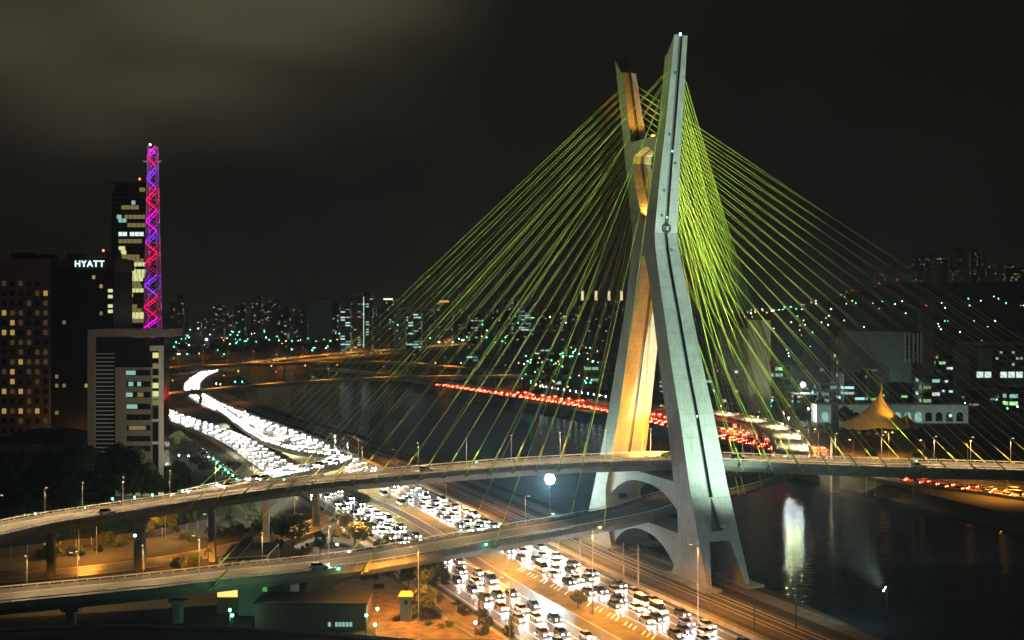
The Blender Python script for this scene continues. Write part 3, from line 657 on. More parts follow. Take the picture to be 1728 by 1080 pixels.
# ------------------------------------------------------------------ vehicles
def car_proto(name, kind, paint, lights='head'):
    """x = travel direction, origin on the road"""
    L_, Wd, hh = (4.3, 1.76, 1.45) if kind == 'car' else (5.2, 1.95, 2.3) if kind == 'van' else (11.5, 2.5, 3.1)
    root = thing(name, '', kind if kind != 'car' else 'car')
    pm = mat(name+'_paint', paint, .3, spec=.6)
    hx = L_/2
    if kind == 'car':
        low = [(-hx, .35), (-hx, .85), (-hx+.15, .95), (.75, .95), (hx-.15, .75), (hx, .6), (hx, .32)]
        cab = [(-hx+.35, .93), (-hx+.75, 1.4), (.05, 1.45), (.95, .93)]
    elif kind == 'van':
        low = [(-hx, .4), (-hx, 1.15), (1.3, 1.15), (hx-.2, .95), (hx, .7), (hx, .35)]; cab = [(-hx+.05, 1.13), (-hx+.15, 2.25), (1.0, 2.3), (1.75, 1.13)]
    else:
        low = [(-hx, .4), (-hx, 1.5), (hx, 1.5), (hx, .35)]; cab = [(-hx+.02, 1.48), (-hx+.1, 3.05), (hx-.3, 3.05), (hx-.03, 1.48)]
    def extr(prof, w0, w1):
        b = MB(); zt = max(z for x, z in prof); zb = min(z for x, z in prof)
        def wy(z): return w0+(w1-w0)*(z-zb)/(zt-zb)
        b.loft([[Vector((x, s*wy(z)/2, z)) for x, z in prof] for s in (-1, 1)]); return b
    bd = extr(low, Wd, Wd*.97).build('body', pm, root)
    extr(cab, Wd*.93, Wd*.76).build('window', M['glass'], root)
    zt = max(z for x, z in cab); rx = [x for x, z in cab if z > zt-.1]
    b = MB(); b.box(((min(rx)+max(rx))/2, 0, zt+.02), (max(rx)-min(rx), Wd*.74, .06)); b.build('roof', pm, root)
    wb = L_*.31; wr = .32 if kind != 'bus' else .48
    for x in (-wb, wb):
        for s in (-1, 1): b = MB(); b.tube((x, s*(Wd/2-.2), wr), (x, s*(Wd/2+.02), wr), wr, k=10); b.build('wheel', M['tyre'], root)
    for s in (-1, 1):
        b = MB(); b.box((hx+.0, s*Wd*.36, .66 if kind == 'car' else .8), (.06, .36, .2)); b.build('headlight', M[lights] if lights in ('head', 'headc') else M['head_off'], root)
        b = MB(); b.box((-hx-.0, s*Wd*.38, .78 if kind == 'car' else 1.0), (.06, .3, .2)); b.build('taillight', M['tail'] if lights == 'tail' else M['tail_off'], root)
    return root
PAINTS = dict(silver=(.4, .4, .4), black=(.02, .02, .02), white=(.7, .7, .68), grey=(.12, .12, .13), red=(.25, .02, .02))
protos = {}
for li in ('head', 'headc', 'tail', 'off'):
    for kd, cl in (('car', 'silver'), ('car', 'black'), ('car', 'white'), ('van', 'white'), ('bus', 'white'), ('car', 'grey')):
        if li == 'headc' and kd != 'car': continue
        if li == 'off' and kd == 'bus': continue
        nm = {'car': 'car', 'van': 'van', 'bus': 'bus'}[kd]; protos[li, kd, cl] = car_proto(nm, kd, PAINTS[cl], li)
used = set()
STATE = {'head': 'with lit headlights', 'headc': 'with lit headlights', 'tail': 'with glowing red tail lights', 'off': 'standing dark'}
def put(li, kd, cl, loc, rz, where, group):
    key = (li, kd, cl); o = protos[key]; lab = '%s %s %s %s' % (cl, kd, STATE[li], where)
    if key in used: o = copy_tree(o, loc, rz)
    else:
        used.add(key); copyme = o; o = copy_tree(o, loc, rz)
    tag(o, lab, kd, group); o.name = kd; return o
def pick():
    r = random.random(); return ('car', random.choice(('silver', 'black', 'white', 'grey'))) if r < .88 else ('van', 'white') if r < .975 else ('bus', 'white')
NCAR = 0
def traffic(path, offs, gap, li, where, group, ymin, ymax, jitter=.35, z=.03):
    global NCAR
    for o in offs:
        t = random.uniform(0, gap)
        while t < path.len:
            p, tn, r = path.at(t); kd, cl = pick()
            if kd == 'bus' and o != offs[-1]: kd, cl = 'car', 'silver'
            if ymin < p.y < ymax and -40 < 864+F*p.x/p.y < 1768:
                l2 = li
                if li == 'head' and kd == 'car' and random.random() < .4: l2 = 'headc'
                put(l2, kd, cl, p+r*(o+random.uniform(-.25, .25))+Vector((0, 0, z)), math.atan2(tn.y, tn.x), where, group); NCAR += 1
            t += gap*random.uniform(1-jitter, 1+jitter)+(7 if kd == 'bus' else 0)
FT = MB()
def far_traffic(path, offs, gap, li, ymin, ymax, z=.03):
    """beyond where single cars can be told apart: all in one object"""
    b = FT; sg, mi = (1, 1) if li == 'head' else (-1, 2)
    for o in offs:
        t = random.uniform(0, gap)
        while t < path.len:
            p, tn, r = path.at(t)
            if ymin <= p.y < ymax:
                c = p+r*o+Vector((0, 0, z)); rz = math.atan2(tn.y, tn.x)
                b.box(c+Vector((0, 0, .6)), (4.2, 1.75, .6), 0, rz); b.box(c+tn*-.3+Vector((0, 0, 1.15)), (2.3, 1.5, .5), 0, rz, .85)
                for s in (-1, 1): b.box(c+tn*2.12*sg+r*s*.6+Vector((0, 0, .7)), (.08, .42, .26), mi, rz)
            t += gap*random.uniform(.7, 1.3)
traffic(EX, (-4.8, -1.6, 1.6, 4.8), 10.2, 'head', 'on the express lanes nearest the river', 'cars streaming down the express lanes', 215, 395)
traffic(LO, (-3.8, -.2, 3.4), 11, 'head', 'on the local lanes left of the median', 'cars streaming down the local lanes', 215, 395)
traffic(RP, (1.4, -1.4), 11, 'head', 'on the white turning ramp', 'cars on the turning ramp', 300, 430, z=.05)
traffic(FR, (-4, -1.3, 1.3, 4), 9, 'tail', 'on the far bank road', 'cars leaving along the far bank road', 380, 560)
far_traffic(EX, (-4.8, -1.6, 1.6, 4.8), 12, 'head', 395, 1150)
far_traffic(LO, (-3.8, -.2, 3.4, 7), 13, 'head', 395, 1150)
far_traffic(RP, (1.4, -1.4), 9, 'head', 430, 900, .05)
far_traffic(FR, (-4, -1.3, 1.3, 4), 8, 'tail', 560, 935)
far_traffic(FR, (14.5, 17.5, 20.5), 20, 'tail', 520, 860)
for path, px, o_, cl_, lb in ((LW, 540, 2.5, 'white', 'pale car driving alone on the lower deck right of the steel shed'), (UP, 1250, -2.5, 'silver', 'car on the upper deck just right of the near tower leg'), (UP, 1545, 2.2, 'white', 'car on the upper deck below the yellow billboard'), (UP, 180, 2.2, 'grey', 'car on the upper deck left of the thick pier'), (UP, 720, -2.4, 'silver', 'car on the upper deck above the express lanes')):
    t = path.near(px=px); p, tn, r = path.at(t); o = put('headc' if px == 540 else 'off', 'car', cl_, p+r*o_+Vector((0, 0, .06)), math.atan2(tn.y, tn.x), 'x', 'cars on the decks'); o['label'] = lb
for px, py, lb in ((648, 838, 'upper'), (678, 853, 'lower')):
    p = P(px, py); o = put('off', 'van', 'white', p+Vector((0, 0, .03)), math.atan2(-.89, .45), 'x', 'service trucks parked on the grass median'); o['label'] = '%s of the two parked service trucks on the orange lit median' % lb; o['category'] = 'van'
# parked cars
i = 0
for (px, py) in [(339+7.2*k_, 762+k_*5.6) for k_ in range(9)]+[(372+6*k_, 792+4.6*k_) for k_ in range(7)]:
    p = P(px, py, 0); put('off', 'car', random.choice(('silver', 'black', 'white', 'grey')), p+Vector((0, 0, .03)), .35, 'parked in the lot left of the local lanes', 'cars parked in the lot beside the local lanes')
for r_ in range(3):
    for k_ in range(9):
        p = P(1352+k_*15+r_*4, 716+r_*7+k_*.4, 0); put('off', 'car', random.choice(('silver', 'white', 'grey', 'white')), p+Vector((0, 0, .03)), 1.2, 'parked in the lot beside the orange tent roof', 'cars parked beside the tent roof')

for o in protos.values():
    for c in list(o.children): bpy.data.objects.remove(c)
    bpy.data.objects.remove(o)

# ------------------------------------------------------------------ trees
def crown_mesh(name, R, Hc, nclump, nleaf, leaf, mt, seed, flat=1.0):
    rn = random.Random(seed); b = MB()
    cl = []
    for i in range(nclump):
        th = rn.uniform(0, 2*PI); u_ = rn.uniform(-.75, 1); rr = (1-u_*u_)**.5*rn.uniform(.45, .95) if abs(u_) < 1 else 0
        cl.append((Vector((math.cos(th)*rr*R, math.sin(th)*rr*R, u_*Hc*.5*flat)), rn.uniform(.22, .42)*R))
    for i in range(nleaf):
        c, r = cl[rn.randrange(nclump)]; d = Vector((rn.gauss(0, 1), rn.gauss(0, 1), rn.gauss(0, .8))).normalized()*r*rn.uniform(.55, 1)
        p = c+d; a = Vector((rn.gauss(0, 1), rn.gauss(0, 1), rn.gauss(0, 1))).normalized(); e = a.orthogonal().normalized(); s = leaf*rn.uniform(.6, 1.3)
        b.quad(p-a*s, p+e*s*.55, p+a*s, p-e*s*.55)
    b.raw = True; return b
def tree_proto(seed, R=4.2, Ht=10, mt='leaf', nleaf=2200, leaf=.42):
    t = thing('tree', '', 'tree'); b = MB(); rn = random.Random(seed)
    b.tube((0, 0, -.3), (.1, 0, Ht*.38), .28, .2, 7); top = Vector((.1, 0, Ht*.38))
    for i in range(5):
        a = 2*PI*i/5+rn.random(); e = top+Vector((math.cos(a)*R*.5, math.sin(a)*R*.5, Ht*rn.uniform(.18, .35))); b.tube(top-Vector((0, 0, .4)), e, .14, .04, 5)
    b.build('trunk', M['bark'], t)
    c = crown_mesh('crown', R, Ht*.62, 22, nleaf, leaf, mt, seed)
    for v in c.v: v.z += Ht*.66
    c.build('crown', M[mt], t); return t
TP = [tree_proto(1, nleaf=3600), tree_proto(2, 4.8, 9.5, nleaf=3800), tree_proto(3, 3.6, 11, nleaf=3000), tree_proto(4, 4.4, 9, 'leaf2', 3000, .36)]
def bush_proto():
    t = thing('shrub', '', 'shrub'); c = crown_mesh('foliage', 1.5, 1.9, 10, 900, .2, 'leaf', 9)
    for v in c.v: v.z += .8
    c.build('foliage', M['leaf'], t); b = MB()
    for i in range(4): b.tube((0, 0, -.1), (math.cos(i*1.6)*.5, math.sin(i*1.6)*.5, .9), .05, .02, 4)
    b.build('stem', M['bark'], t); return t
BP = bush_proto()
def palm_proto():
    t = thing('palm_tree', '', 'palm'); b = MB(); b.tube((0, 0, -.2), (.1, .1, 5.6), .17, .12, 7); b.build('trunk', M['bark'], t)
    b = MB()
    for i in range(16):
        a = 2*PI*i/16+.2*(i % 3); el = .9-(i % 3)*.5; d = Vector((math.cos(a), math.sin(a), 0)); p = Vector((.1, .1, 5.6)); s = Vector((-d.y, d.x, 0))
        for k_ in range(6):
            q = p+d*.45*math.cos(el)+Vector((0, 0, .45*math.sin(el))); w = .28*(1-k_/7)
            b.quad(p-s*w, p+s*w, q+s*w*.9, q-s*w*.9); p = q; el -= .35
    b.raw = True; b.build('crown', M['leaf'], t); return t
PP = palm_proto()
def put_tree(loc, sc, label, group=None, kind=None, sz=None):
    i = kind if kind is not None else random.randrange(3); o = copy_tree(TP[i], loc, random.uniform(0, 6.28), label, group, (sc, sc, sc*(sz or 1)*random.uniform(.9, 1.1))); o.name = 'tree'; return o
# black mass of trees left
for px, py, yt in ((250, 905, 868), (285, 898, 862), (320, 890, 858), (395, 880, 850), (425, 872, 845), (330, 958, 930), (300, 968, 942)):
    p = P(px, py); put_tree(p, ZY(yt, p.y)/10.2, 'small tree on the dark verge between the upper deck piers', 'small trees between the upper deck piers')
for px, ytop, py in ((8, 770, 905), (30, 775, 890), (55, 763, 880), (80, 770, 895), (104, 768, 875), (128, 762, 885), (150, 778, 870), (172, 790, 860), (190, 768, 855), (206, 772, 868), (226, 765, 858), (240, 790, 850), (258, 800, 846), (300, 782, 830), (288, 800, 838), (316, 805, 828), (20, 820, 915), (66, 815, 905), (112, 815, 898), (160, 822, 885)):
    p = P(px, py); h = ZY(ytop, p.y); put_tree(p, h/10.2, 'dark tree in the black clump left of the white framed office', 'dark trees behind the upper deck at left')
cen = [(495, 925, 868, 'big dark round tree under the decks left of the local lanes', 1), (457, 905, 872, 'dark tree beside the big round one, towards the thick pier', 0), (540, 935, 900, 'small tree right of the big dark round tree', 2), (575, 900, 858, 'yellowish tree beside the local lanes below the upper deck', 3), (600, 925, 875, 'tree at the foot of the white headed mast', 3), (618, 905, 872, 'dark tree touching the local lanes', 0), (560, 918, 880, 'yellow green tree lit by a small garden lamp', 3),
       (722, 1010, 945, 'dark tree right of the guard tower under the lower deck', 0), (690, 1000, 952, 'dark tree directly behind the guard tower', 2), (738, 995, 950, 'tree touching the local lanes just below the lower deck', 1), (715, 1040, 985, 'green tree behind the yard lamp mast', 3), (975, 1027, 996, 'small round tree alone on the orange lit median', 3), (502, 1010, 962, 'tree right of the grey green building', 3), (610, 958, 930, 'low tree behind the lower deck rail', 1), (655, 972, 935, 'low dark tree in front of the local lanes behind the lower deck', 0), (420, 950, 905, 'dark low tree behind the steel roofed shed', 1)]
for px, py, yt, lb, kd in cen:
    p = P(px, py); put_tree(p, ZY(yt, p.y)/10.2, lb, kind=kd, sz=1.0)
for px, py, yt, lb in ((808, 1055, 1003, 'palm like tree at the bottom beside the local lanes'), (864, 1075, 1040, 'small palm at the bottom centre'), (445, 895, 868, 'small palm left of the big dark round tree'), (352, 960, 925, 'small palm left of the steel shed')):
    p = P(px, py); o = copy_tree(PP, p, random.random()*6, lb, None, ZY(yt, p.y)/6.2); o.name = 'palm_tree'
for px, py, yt in ((287, 762, 735), (300, 760, 728), (313, 764, 735), (326, 760, 740), (300, 775, 748), (330, 790, 765), (345, 800, 778)):
    p = P(px, py); put_tree(p, ZY(yt, p.y)/10.2, 'yellow lit tree in the lot right of the white framed office', 'yellow lit trees beside the office lot', 3)
for px in range(1440, 1560, 11): put_tree(P(px, 648+random.uniform(-4, 4)), random.uniform(1.5, 2.3), 'dark tree in front of the columned pale building', 'dark trees before the columned building')
for px, y, yt in [(x, 611-(x-430)*.092-random.uniform(3, 9) if x > 430 else 611-random.uniform(2, 16), 0) for x in range(292, 800, 15)]:
    p = P(px, y); put_tree(p, random.uniform(1.3, 2.1), 'orange lit street tree on the far left bank', 'street trees lit orange beyond the river', random.choice((3, 1, 3)))
for px, py, yt in [(1410, 706, 0), (1385, 708, 0), (1362, 706, 0), (1435, 712, 0), (1425, 722, 0)]:
    p = P(px, py); put_tree(p, 1.3, 'green lit tree in front of the long white building', 'green lit trees beside the tent roof', 3)
for px in range(1240, 1760, 13):
    p = P(px, random.uniform(615, 668)); put_tree(p, random.uniform(1.2, 2.2), 'dark tree among the buildings beyond the far bank', 'dark trees beyond the far bank')
for k_ in range(26):
    px = random.uniform(880, 1230); p = P(px, random.uniform(632, 668)); put_tree(p, random.uniform(.9, 1.4), 'dark tree on the far bank behind the red road', 'dark trees behind the red road')
rs = random.Random(21)
def put_bush(px, py, sc, label, group):
    o = copy_tree(BP, P(px, py), rs.uniform(0, 6), label, group, (sc*rs.uniform(.8, 1.3), sc, sc*rs.uniform(.8, 1.1))); o.name = 'shrub'
for px, py in ((8, 893), (24, 890), (42, 888), (56, 884), (72, 884), (92, 880), (108, 878), (124, 876), (140, 873), (150, 871)): put_bush(px, py, 1.5, 'lit shrub behind the far rail of the upper deck at far left', 'lit shrubs behind the upper deck')
for i in range(26):
    y = rs.uniform(955, 1075); put_bush(640+(y-955)*1.35+rs.uniform(-60, 75), y, rs.uniform(.5, 1.1), 'low shrub in the orange lit yard beside the local lanes', 'shrubs in the yard')
for i in range(34):
    px = rs.uniform(60, 480); put_bush(px, 952-px*.135+rs.uniform(-22, 6), rs.uniform(.8, 1.8), 'shrub on the verge behind the curving orange road', 'shrubs behind the curving orange road')
for px, py in ((620, 905), (588, 890), (606, 880), (640, 925), (560, 895), (548, 925), (655, 915), (672, 930), (630, 940), (500, 945), (520, 930), (470, 925)): put_bush(px, py, 1.3, 'shrub in the dark garden between the two decks', 'shrubs in the garden between the decks')
for o in TP+[PP, BP]:
    for c in list(o.children): bpy.data.objects.remove(c)
    bpy.data.objects.remove(o)

# ------------------------------------------------------------------ buildings at left
def windows(parent, x0, x1, z0, z1, y, cols, rows, fw, fh, pick_m, proto={}, limit=95):
    n_ = 0
    for j in range(rows):
        for i in range(cols):
            m_ = pick_m(i, j)
            if not m_: continue
            cx, cz = x0+(x1-x0)*(i+.5)/cols, z0+(z1-z0)*(j+.5)/rows; w, h = (x1-x0)/cols*fw, (z1-z0)/rows*fh
            key = (round(w, 2), round(h, 2), m_)
            if key not in proto: 
                b = MB(); b.box((0, 0, 0), (w, .12, h)); o = b.build('window', M[m_]); proto[key] = o.data; o.location = Vector((cx, y, cz))-origin(parent); o.parent = parent
            else:
                o = bpy.data.objects.new('window', proto[key]); C.objects.link(o); o.location = Vector((cx, y, cz))-origin(parent); o.parent = parent
            n_ += 1
            if n_ >= limit: return
# hotel: stone wing and dark glass wing
Yh = 480; X = lambda px, Y: (px-864)*Y/F
ht = thing('hotel', 'large dark hotel slab with yellow windows and a lit roof sign at the left edge', 'hotel', (X(95, Yh), Yh, 0))
hw_ = MB(); hw_.box(((X(-60, Yh)+X(84, Yh))/2, Yh+12, ZY(437, Yh)/2), (X(84, Yh)-X(-60, Yh), 24, ZY(437, Yh))); hw_.build('wall', M['stone'], ht, 'stone faced wing')
hw_ = MB(); hw_.box(((X(84, Yh)+X(190, Yh))/2+.02, Yh+13, ZY(455, Yh)/2), (X(190, Yh)-X(84, Yh), 24, ZY(455, Yh))); hw_.build('wall', M['bglass'], ht, 'dark glass wing')
hw_ = MB(); hw_.box(((X(84, Yh)+X(192, Yh))/2+.2, Yh+13, (ZY(436, Yh)+ZY(455, Yh))/2+.1), (X(192, Yh)-X(84, Yh), 25, ZY(436, Yh)-ZY(455, Yh))); hw_.build('roof_band', M['darkwall'], ht)
hs = MB()
for i in range(54): hs.box(((X(85, Yh)+X(190, Yh))/2, Yh+.95, 4+i*1.42), (X(190, Yh)-X(85, Yh)-.6, .12, .16))
hs.build('louvre', M['darkwall'], ht)
rw = random.Random(11)
litA = {(5, 14), (1, 11), (0, 10), (1, 10), (2, 7), (1, 6), (0, 4), (2, 4), (0, 2), (2, 2), (4, 2), (4, 0), (0, 12)}
def pa(i, j): return 'win_warm' if (i, j) in litA or rw.random() < .02 else ('win_faint' if rw.random() < .3 else 'bglass')
windows(ht, X(0, Yh), X(84, Yh), ZY(735, Yh), ZY(470, Yh), Yh-.05, 6, 16, .5, .52, pa)
def pb(i, j): return 'win_warm' if rw.random() < .07 else ('win_dim' if rw.random() < .06 else None)
windows(ht, X(88, Yh), X(188, Yh), ZY(735, Yh), ZY(460, Yh), Yh+.9, 8, 18, .4, .4, pb)
for zz in (516, 490, 500, 525):
    windows(ht, X(180, Yh), X(190, Yh), ZY(zz+4, Yh), ZY(zz-3, Yh), Yh+.85, 1, 1, .8, .8, lambda i, j: 'win_yellow')
def text_obj(s, size, loc, m, name, parent, ext=.08, sx=1.0):
    cu = bpy.data.curves.new(name, 'FONT'); cu.body = s; cu.size = size; cu.extrude = ext; cu.align_x = 'CENTER'; cu.space_character = 1.15; cu.offset = .04
    o = bpy.data.objects.new(name, cu); C.objects.link(o); dg = bpy.context.evaluated_depsgraph_get()
    me = bpy.data.meshes.new_from_object(o.evaluated_get(dg)); bpy.data.objects.remove(o); me.materials.clear(); me.materials.append(M[m])
    o = bpy.data.objects.new(name, me); C.objects.link(o); o.rotation_euler = (PI/2, 0, 0); o.parent = parent; o.location = Vector(loc)-origin(parent); o.scale = (sx, 1, 1); return o
text_obj('HYATT', 3.7, (X(150.5, Yh), Yh+.2, ZY(450, Yh)), 'sign', 'lit_sign', ht, sx=.98)
text_obj('HYATT', 3.4, (X(152, Yh), Yh+20, ZY(430.5, Yh+20)), 'sign_dim', 'unlit_roof_sign', ht)
b = MB(); b.tube((X(160, Yh), Yh+10, ZY(436, Yh)), (X(160, Yh), Yh+10, ZY(405, Yh)), .12); b.ball((X(160, Yh), Yh+10, ZY(421, Yh)), .5, 1); b.build('antenna', [M['dark_steel'], M['lamp_red']], ht)
for px_, w_, h_ in ((20, 9, 3), (60, 7, 2.2), (110, 6, 2.5), (175, 5, 3)): b = MB(); b.box((X(px_, Yh), Yh+12, ZY(437, Yh)+h_/2+.1), (w_, 6, h_)); b.build('roof_plant', M['darkwall'], ht)
# dark glass tower with lit floors
Yt = 520; tw = thing('office_tower', 'slim dark glass office tower with bright lit floors behind the coloured lattice mast', 'office tower', (X(217, Yt), Yt, 0))
b = MB(); b.box((X(218, Yt), Yt+9, ZY(310, Yt)/2), (X(249, Yt)-X(189, Yt), 18, ZY(310, Yt))); b.build('wall', M['bglass'], tw)
b = MB(); b.box((X(218, Yt), Yt+9, ZY(309, Yt)), (X(251, Yt)-X(187, Yt), 19, .8)); b.build('roof', M['darkwall'], tw)
b = MB()
for i in range(30): b.box((X(218, Yt), Yt-.1, ZY(325+i*8.2, Yt)), (X(249, Yt)-X(189, Yt)-.2, .3, .5))
b.build('floor_edge', M['darkwall'], tw)
b = MB(); b.tube((X(186, Yt), Yt, ZY(326, Yt)), (X(193, Yt), Yt, ZY(312, Yt)), .9, k=4); b.build('roof_fin', M['stone'], tw)
rows = [(366, 197, 206, 'win_cool'), (366, 210, 246, 'win_dim'), (372, 200, 214, 'win_cool'), (342, 222, 229, 'win_cool'), (320, 235, 246, 'win_dim'), (395, 200, 215, 'win_white'), (395, 219, 243, 'win_white'), (419, 200, 212, 'win_yellow'), (433, 201, 236, 'win_dim'),
        (350, 205, 235, 'win_dim'), (380, 215, 246, 'win_dim'), (407, 200, 240, 'win_dim'), (426, 204, 214, 'win_yellow'), (440, 215, 243, 'win_dim'), (452, 203, 230, 'win_dim'), (465, 204, 246, 'win_yellow'), (478, 200, 238, 'win_dim'), (490, 214, 243, 'win_yellow'), (517, 213, 232, 'win_dim'), (530, 214, 244, 'win_yellow'), (541, 212, 243, 'win_dim'),
        (446, 203, 247, 'win_yellow'), (458, 207, 247, 'win_yellow'), (471, 201, 242, 'win_yellow'), (498, 211, 216, 'win_yellow'), (498, 218, 225, 'win_yellow'), (509, 213, 224, 'win_yellow'), (524, 213, 240, 'win_dim'), (535, 212, 243, 'win_yellow'), (484, 204, 240, 'win_dim')]
for (py, a_, c_, m_) in rows:
    n_ = max(1, int((c_-a_)/7)); windows(tw, X(a_, Yt), X(c_, Yt), ZY(py+4, Yt), ZY(py-4, Yt), Yt-.3, n_, 1, .88, .85, lambda i, j: m_)
b = MB(); b.tube((X(226, Yt), Yt+8, ZY(309, Yt)), (X(226, Yt), Yt+8, ZY(281, Yt)), .12); b.ball((X(226, Yt), Yt+8, ZY(299, Yt)), .5, 1); b.tube((X(239, Yt), Yt+6, ZY(309, Yt)), (X(239, Yt), Yt+6, ZY(303, Yt)), .2); b.build('antenna', [M['dark_steel'], M['lamp_red']], tw)
# white framed office
Yo = 400; of = thing('office_building', 'white framed office block with horizontal louvres and green lit windows', 'office building', (X(205, Yo), Yo, 0))
zt = ZY(556, Yo)
b = MB(); b.box((X(204, Yo), Yo+8, (zt-3)/2), (X(253, Yo)-X(152, Yo), 13.4, zt-3)); b.build('wall', M['bglass'], of)
b = MB(); b.box((X(217, Yo), Yo+8, zt-1.3), (X(286, Yo)-X(148, Yo), 16, 2.6)); b.build('roof_slab', M['office'], of)
b = MB(); b.box((X(153.5, Yo), Yo+7, (zt-2.6)/2), (X(160, Yo)-X(147.5, Yo), 13.6, zt-2.64)); b.build('frame_column', M['office'], of)
b = MB(); b.box((X(225, Yo), Yo+.8, ZY(620, Yo)/2), (X(254, Yo)-X(193, Yo), 1.6, ZY(620, Yo))); pn = b.build('stone_panel', M['office'], of)
for i, py in enumerate((629, 648, 666, 686, 704, 722, 740, 757)):
    m_ = ['win_cool', 'bglass', 'win_cool', 'win_cool', 'bglass', 'bglass', 'bglass', 'bglass'][i]
    b = MB(); b.box((X(234, Yo), Yo-.03, ZY(py, Yo)), (X(254, Yo)-X(214, Yo), .14, 2.0)); wo = b.build('window', M['bglass'], of)
    for (a_, c_, mm) in {0: [(213, 229, 'win_cool')], 1: [(217, 225, 'win_cool'), (232, 238, 'win_cool')], 2: [(213, 224, 'win_cool'), (232, 242, 'win_dim')], 3: [(214, 232, 'win_cool')], 5: [(218, 246, 'win_dim')]}.get(i, []):
        b = MB(); b.box((X((a_+c_)/2, Yo), Yo-.13, ZY(py, Yo)), (X(c_, Yo)-X(a_, Yo), .06, 1.5)); b.build('pane', M[mm], wo)
for i in range(26):
    b = MB(); b.box((X(176, Yo), Yo+.9, ZY(597+i*6.9, Yo)), (X(192, Yo)-X(161, Yo), .7, .3)); b.build('louvre', M['white_paint'], of)
b = MB(); b.box((X(262, Yo), Yo+6, ZY(590, Yo)/2), (X(271, Yo)-X(254, Yo), 9, ZY(590, Yo))); b.build('stair_tower', M['bglass'], of)
b = MB(); b.box((X(270.5, Yo), Yo+1, ZY(586, Yo)/2), (1.5, 1.2, ZY(586, Yo))); b.box((X(263, Yo), Yo+1, ZY(588, Yo)), (4.6, 1.4, 1.8))
for py in (636, 672, 710, 748): b.box((X(263, Yo), Yo+1.02, ZY(py, Yo)), (3.9, .9, .9))
b.build('frame_column', M['white_paint'], of, 'slim white exposed frame')
for py, m_ in ((600, 'win_yellow'), (618, 'win_dim'), (651, 'win_yellow'), (665, 'win_yellow'), (680, 'win_dim')):
    b = MB(); b.box((X(261, Yo), Yo+1.42, ZY(py, Yo)), (2.3, .1, 1.9)); b.build('window', M[m_], of)
spot('porch_light', (X(258, Yo), Yo-5, 7), (X(240, Yo), Yo, 0), 5000, (1, .95, .7), 120, parent=of)
flood_mast(PY(322, 362, 0), 21, [((X(215, Yo), Yo, 36), 22000, (1, .86, .6), 100)], 'added dark mast with a small floodlight brightening the white framed office', 1, m='lamp_warm', face=(X(215, Yo), Yo, 0))  # mast and floodlight added to brighten the office front
# lattice mast with coloured light bars
Ya = 426; am = thing('lattice_mast', 'slender lattice mast lit in pink, violet and red bands above the white framed office', 'antenna mast', (X(258, Ya), Ya, 0))
def half(z): return 1.5+(2.75-1.5)*(1-(z-50)/78) if z < 128 else 1.5
zs = [ZY(590, Ya)+i*4.05 for i in range(20)]
bands = ['m', 'm', 'm', 'r', 'r', 'v', 'v', 'd', 'r', 'r', 'v', 'm', 'm', 'r', 'r', 'v', 'v', 'r', 'm', 'm']
COLB = {'m': (.9, .0, .75), 'v': (.28, .03, 1), 'r': (1, .0, .10), 'd': (.6, .0, .1)}
mast_m = mat('mast_steel', (.6, .6, .6), .5)
LB = {k_: emis('light_bar_'+k_, v, 1.5 if k_ != 'd' else .5) for k_, v in COLB.items()}
Xa = X(258, Ya)
for i in range(19):
    z0, z1 = zs[i], zs[i+1]; h0, h1 = half(z0), half(z1); b = MB(); cs0 = [Vector((Xa+a_*h0, Ya+c_*h0, z0)) for a_, c_ in ((-1, -1), (1, -1), (1, 1), (-1, 1))]; cs1 = [Vector((Xa+a_*h1, Ya+c_*h1, z1)) for a_, c_ in ((-1, -1), (1, -1), (1, 1), (-1, 1))]
    for j in range(4):
        k2 = (j+1) % 4; b.tube(cs0[j], cs1[j], .16, k=5); b.tube(cs0[j], cs0[k2], .09, k=4); b.tube(cs0[j], cs1[k2], .09, k=4); b.tube(cs0[k2], cs1[j], .09, k=4)
    sec = b.build('lattice_section', mast_m, am)
    b = MB(); b.tube(cs0[i % 2]+Vector((.1, -.05, .1)), cs1[1-(i % 2)]+Vector((-.1, -.05, -.1)), .24, k=5); b.tube(cs0[3]+Vector((0, 0, .2)), cs1[2], .12, k=5); b.build('light_bar', LB[bands[i]], sec)
    if i % 2 == 0:
        l = bpy.data.lights.new('mast_glow', 'POINT'); l.energy = 600; l.color = COLB[bands[i]]; l.shadow_soft_size = .4; lo_ = bpy.data.objects.new('mast_glow', l); C.objects.link(lo_); lo_.parent = am; lo_.location = Vector((Xa, Ya, (z0+z1)/2))-origin(am)
b = MB(); b.box((Xa, Ya, zs[0]/2), (5.2, 5.2, zs[0])); b.build('mast_base', M['darkwall'], am)
for s in (-1, 1): b = MB(); b.lathe([(.2, 0), (1.1, .5), (1.2, .7)], (Xa+s*2.6, Ya-1, ZY(275, Ya)), 12); b.build('dish', M['white_paint'], am)
b = MB(); b.tube((Xa, Ya, zs[-1]-.2), (Xa, Ya, zs[-1]+5), .08); b.ball((Xa-.6, Ya-1.4, zs[-1]+.4), .35, 1); b.build('tip_rod', [M['dark_steel'], M['lamp_white']], am)
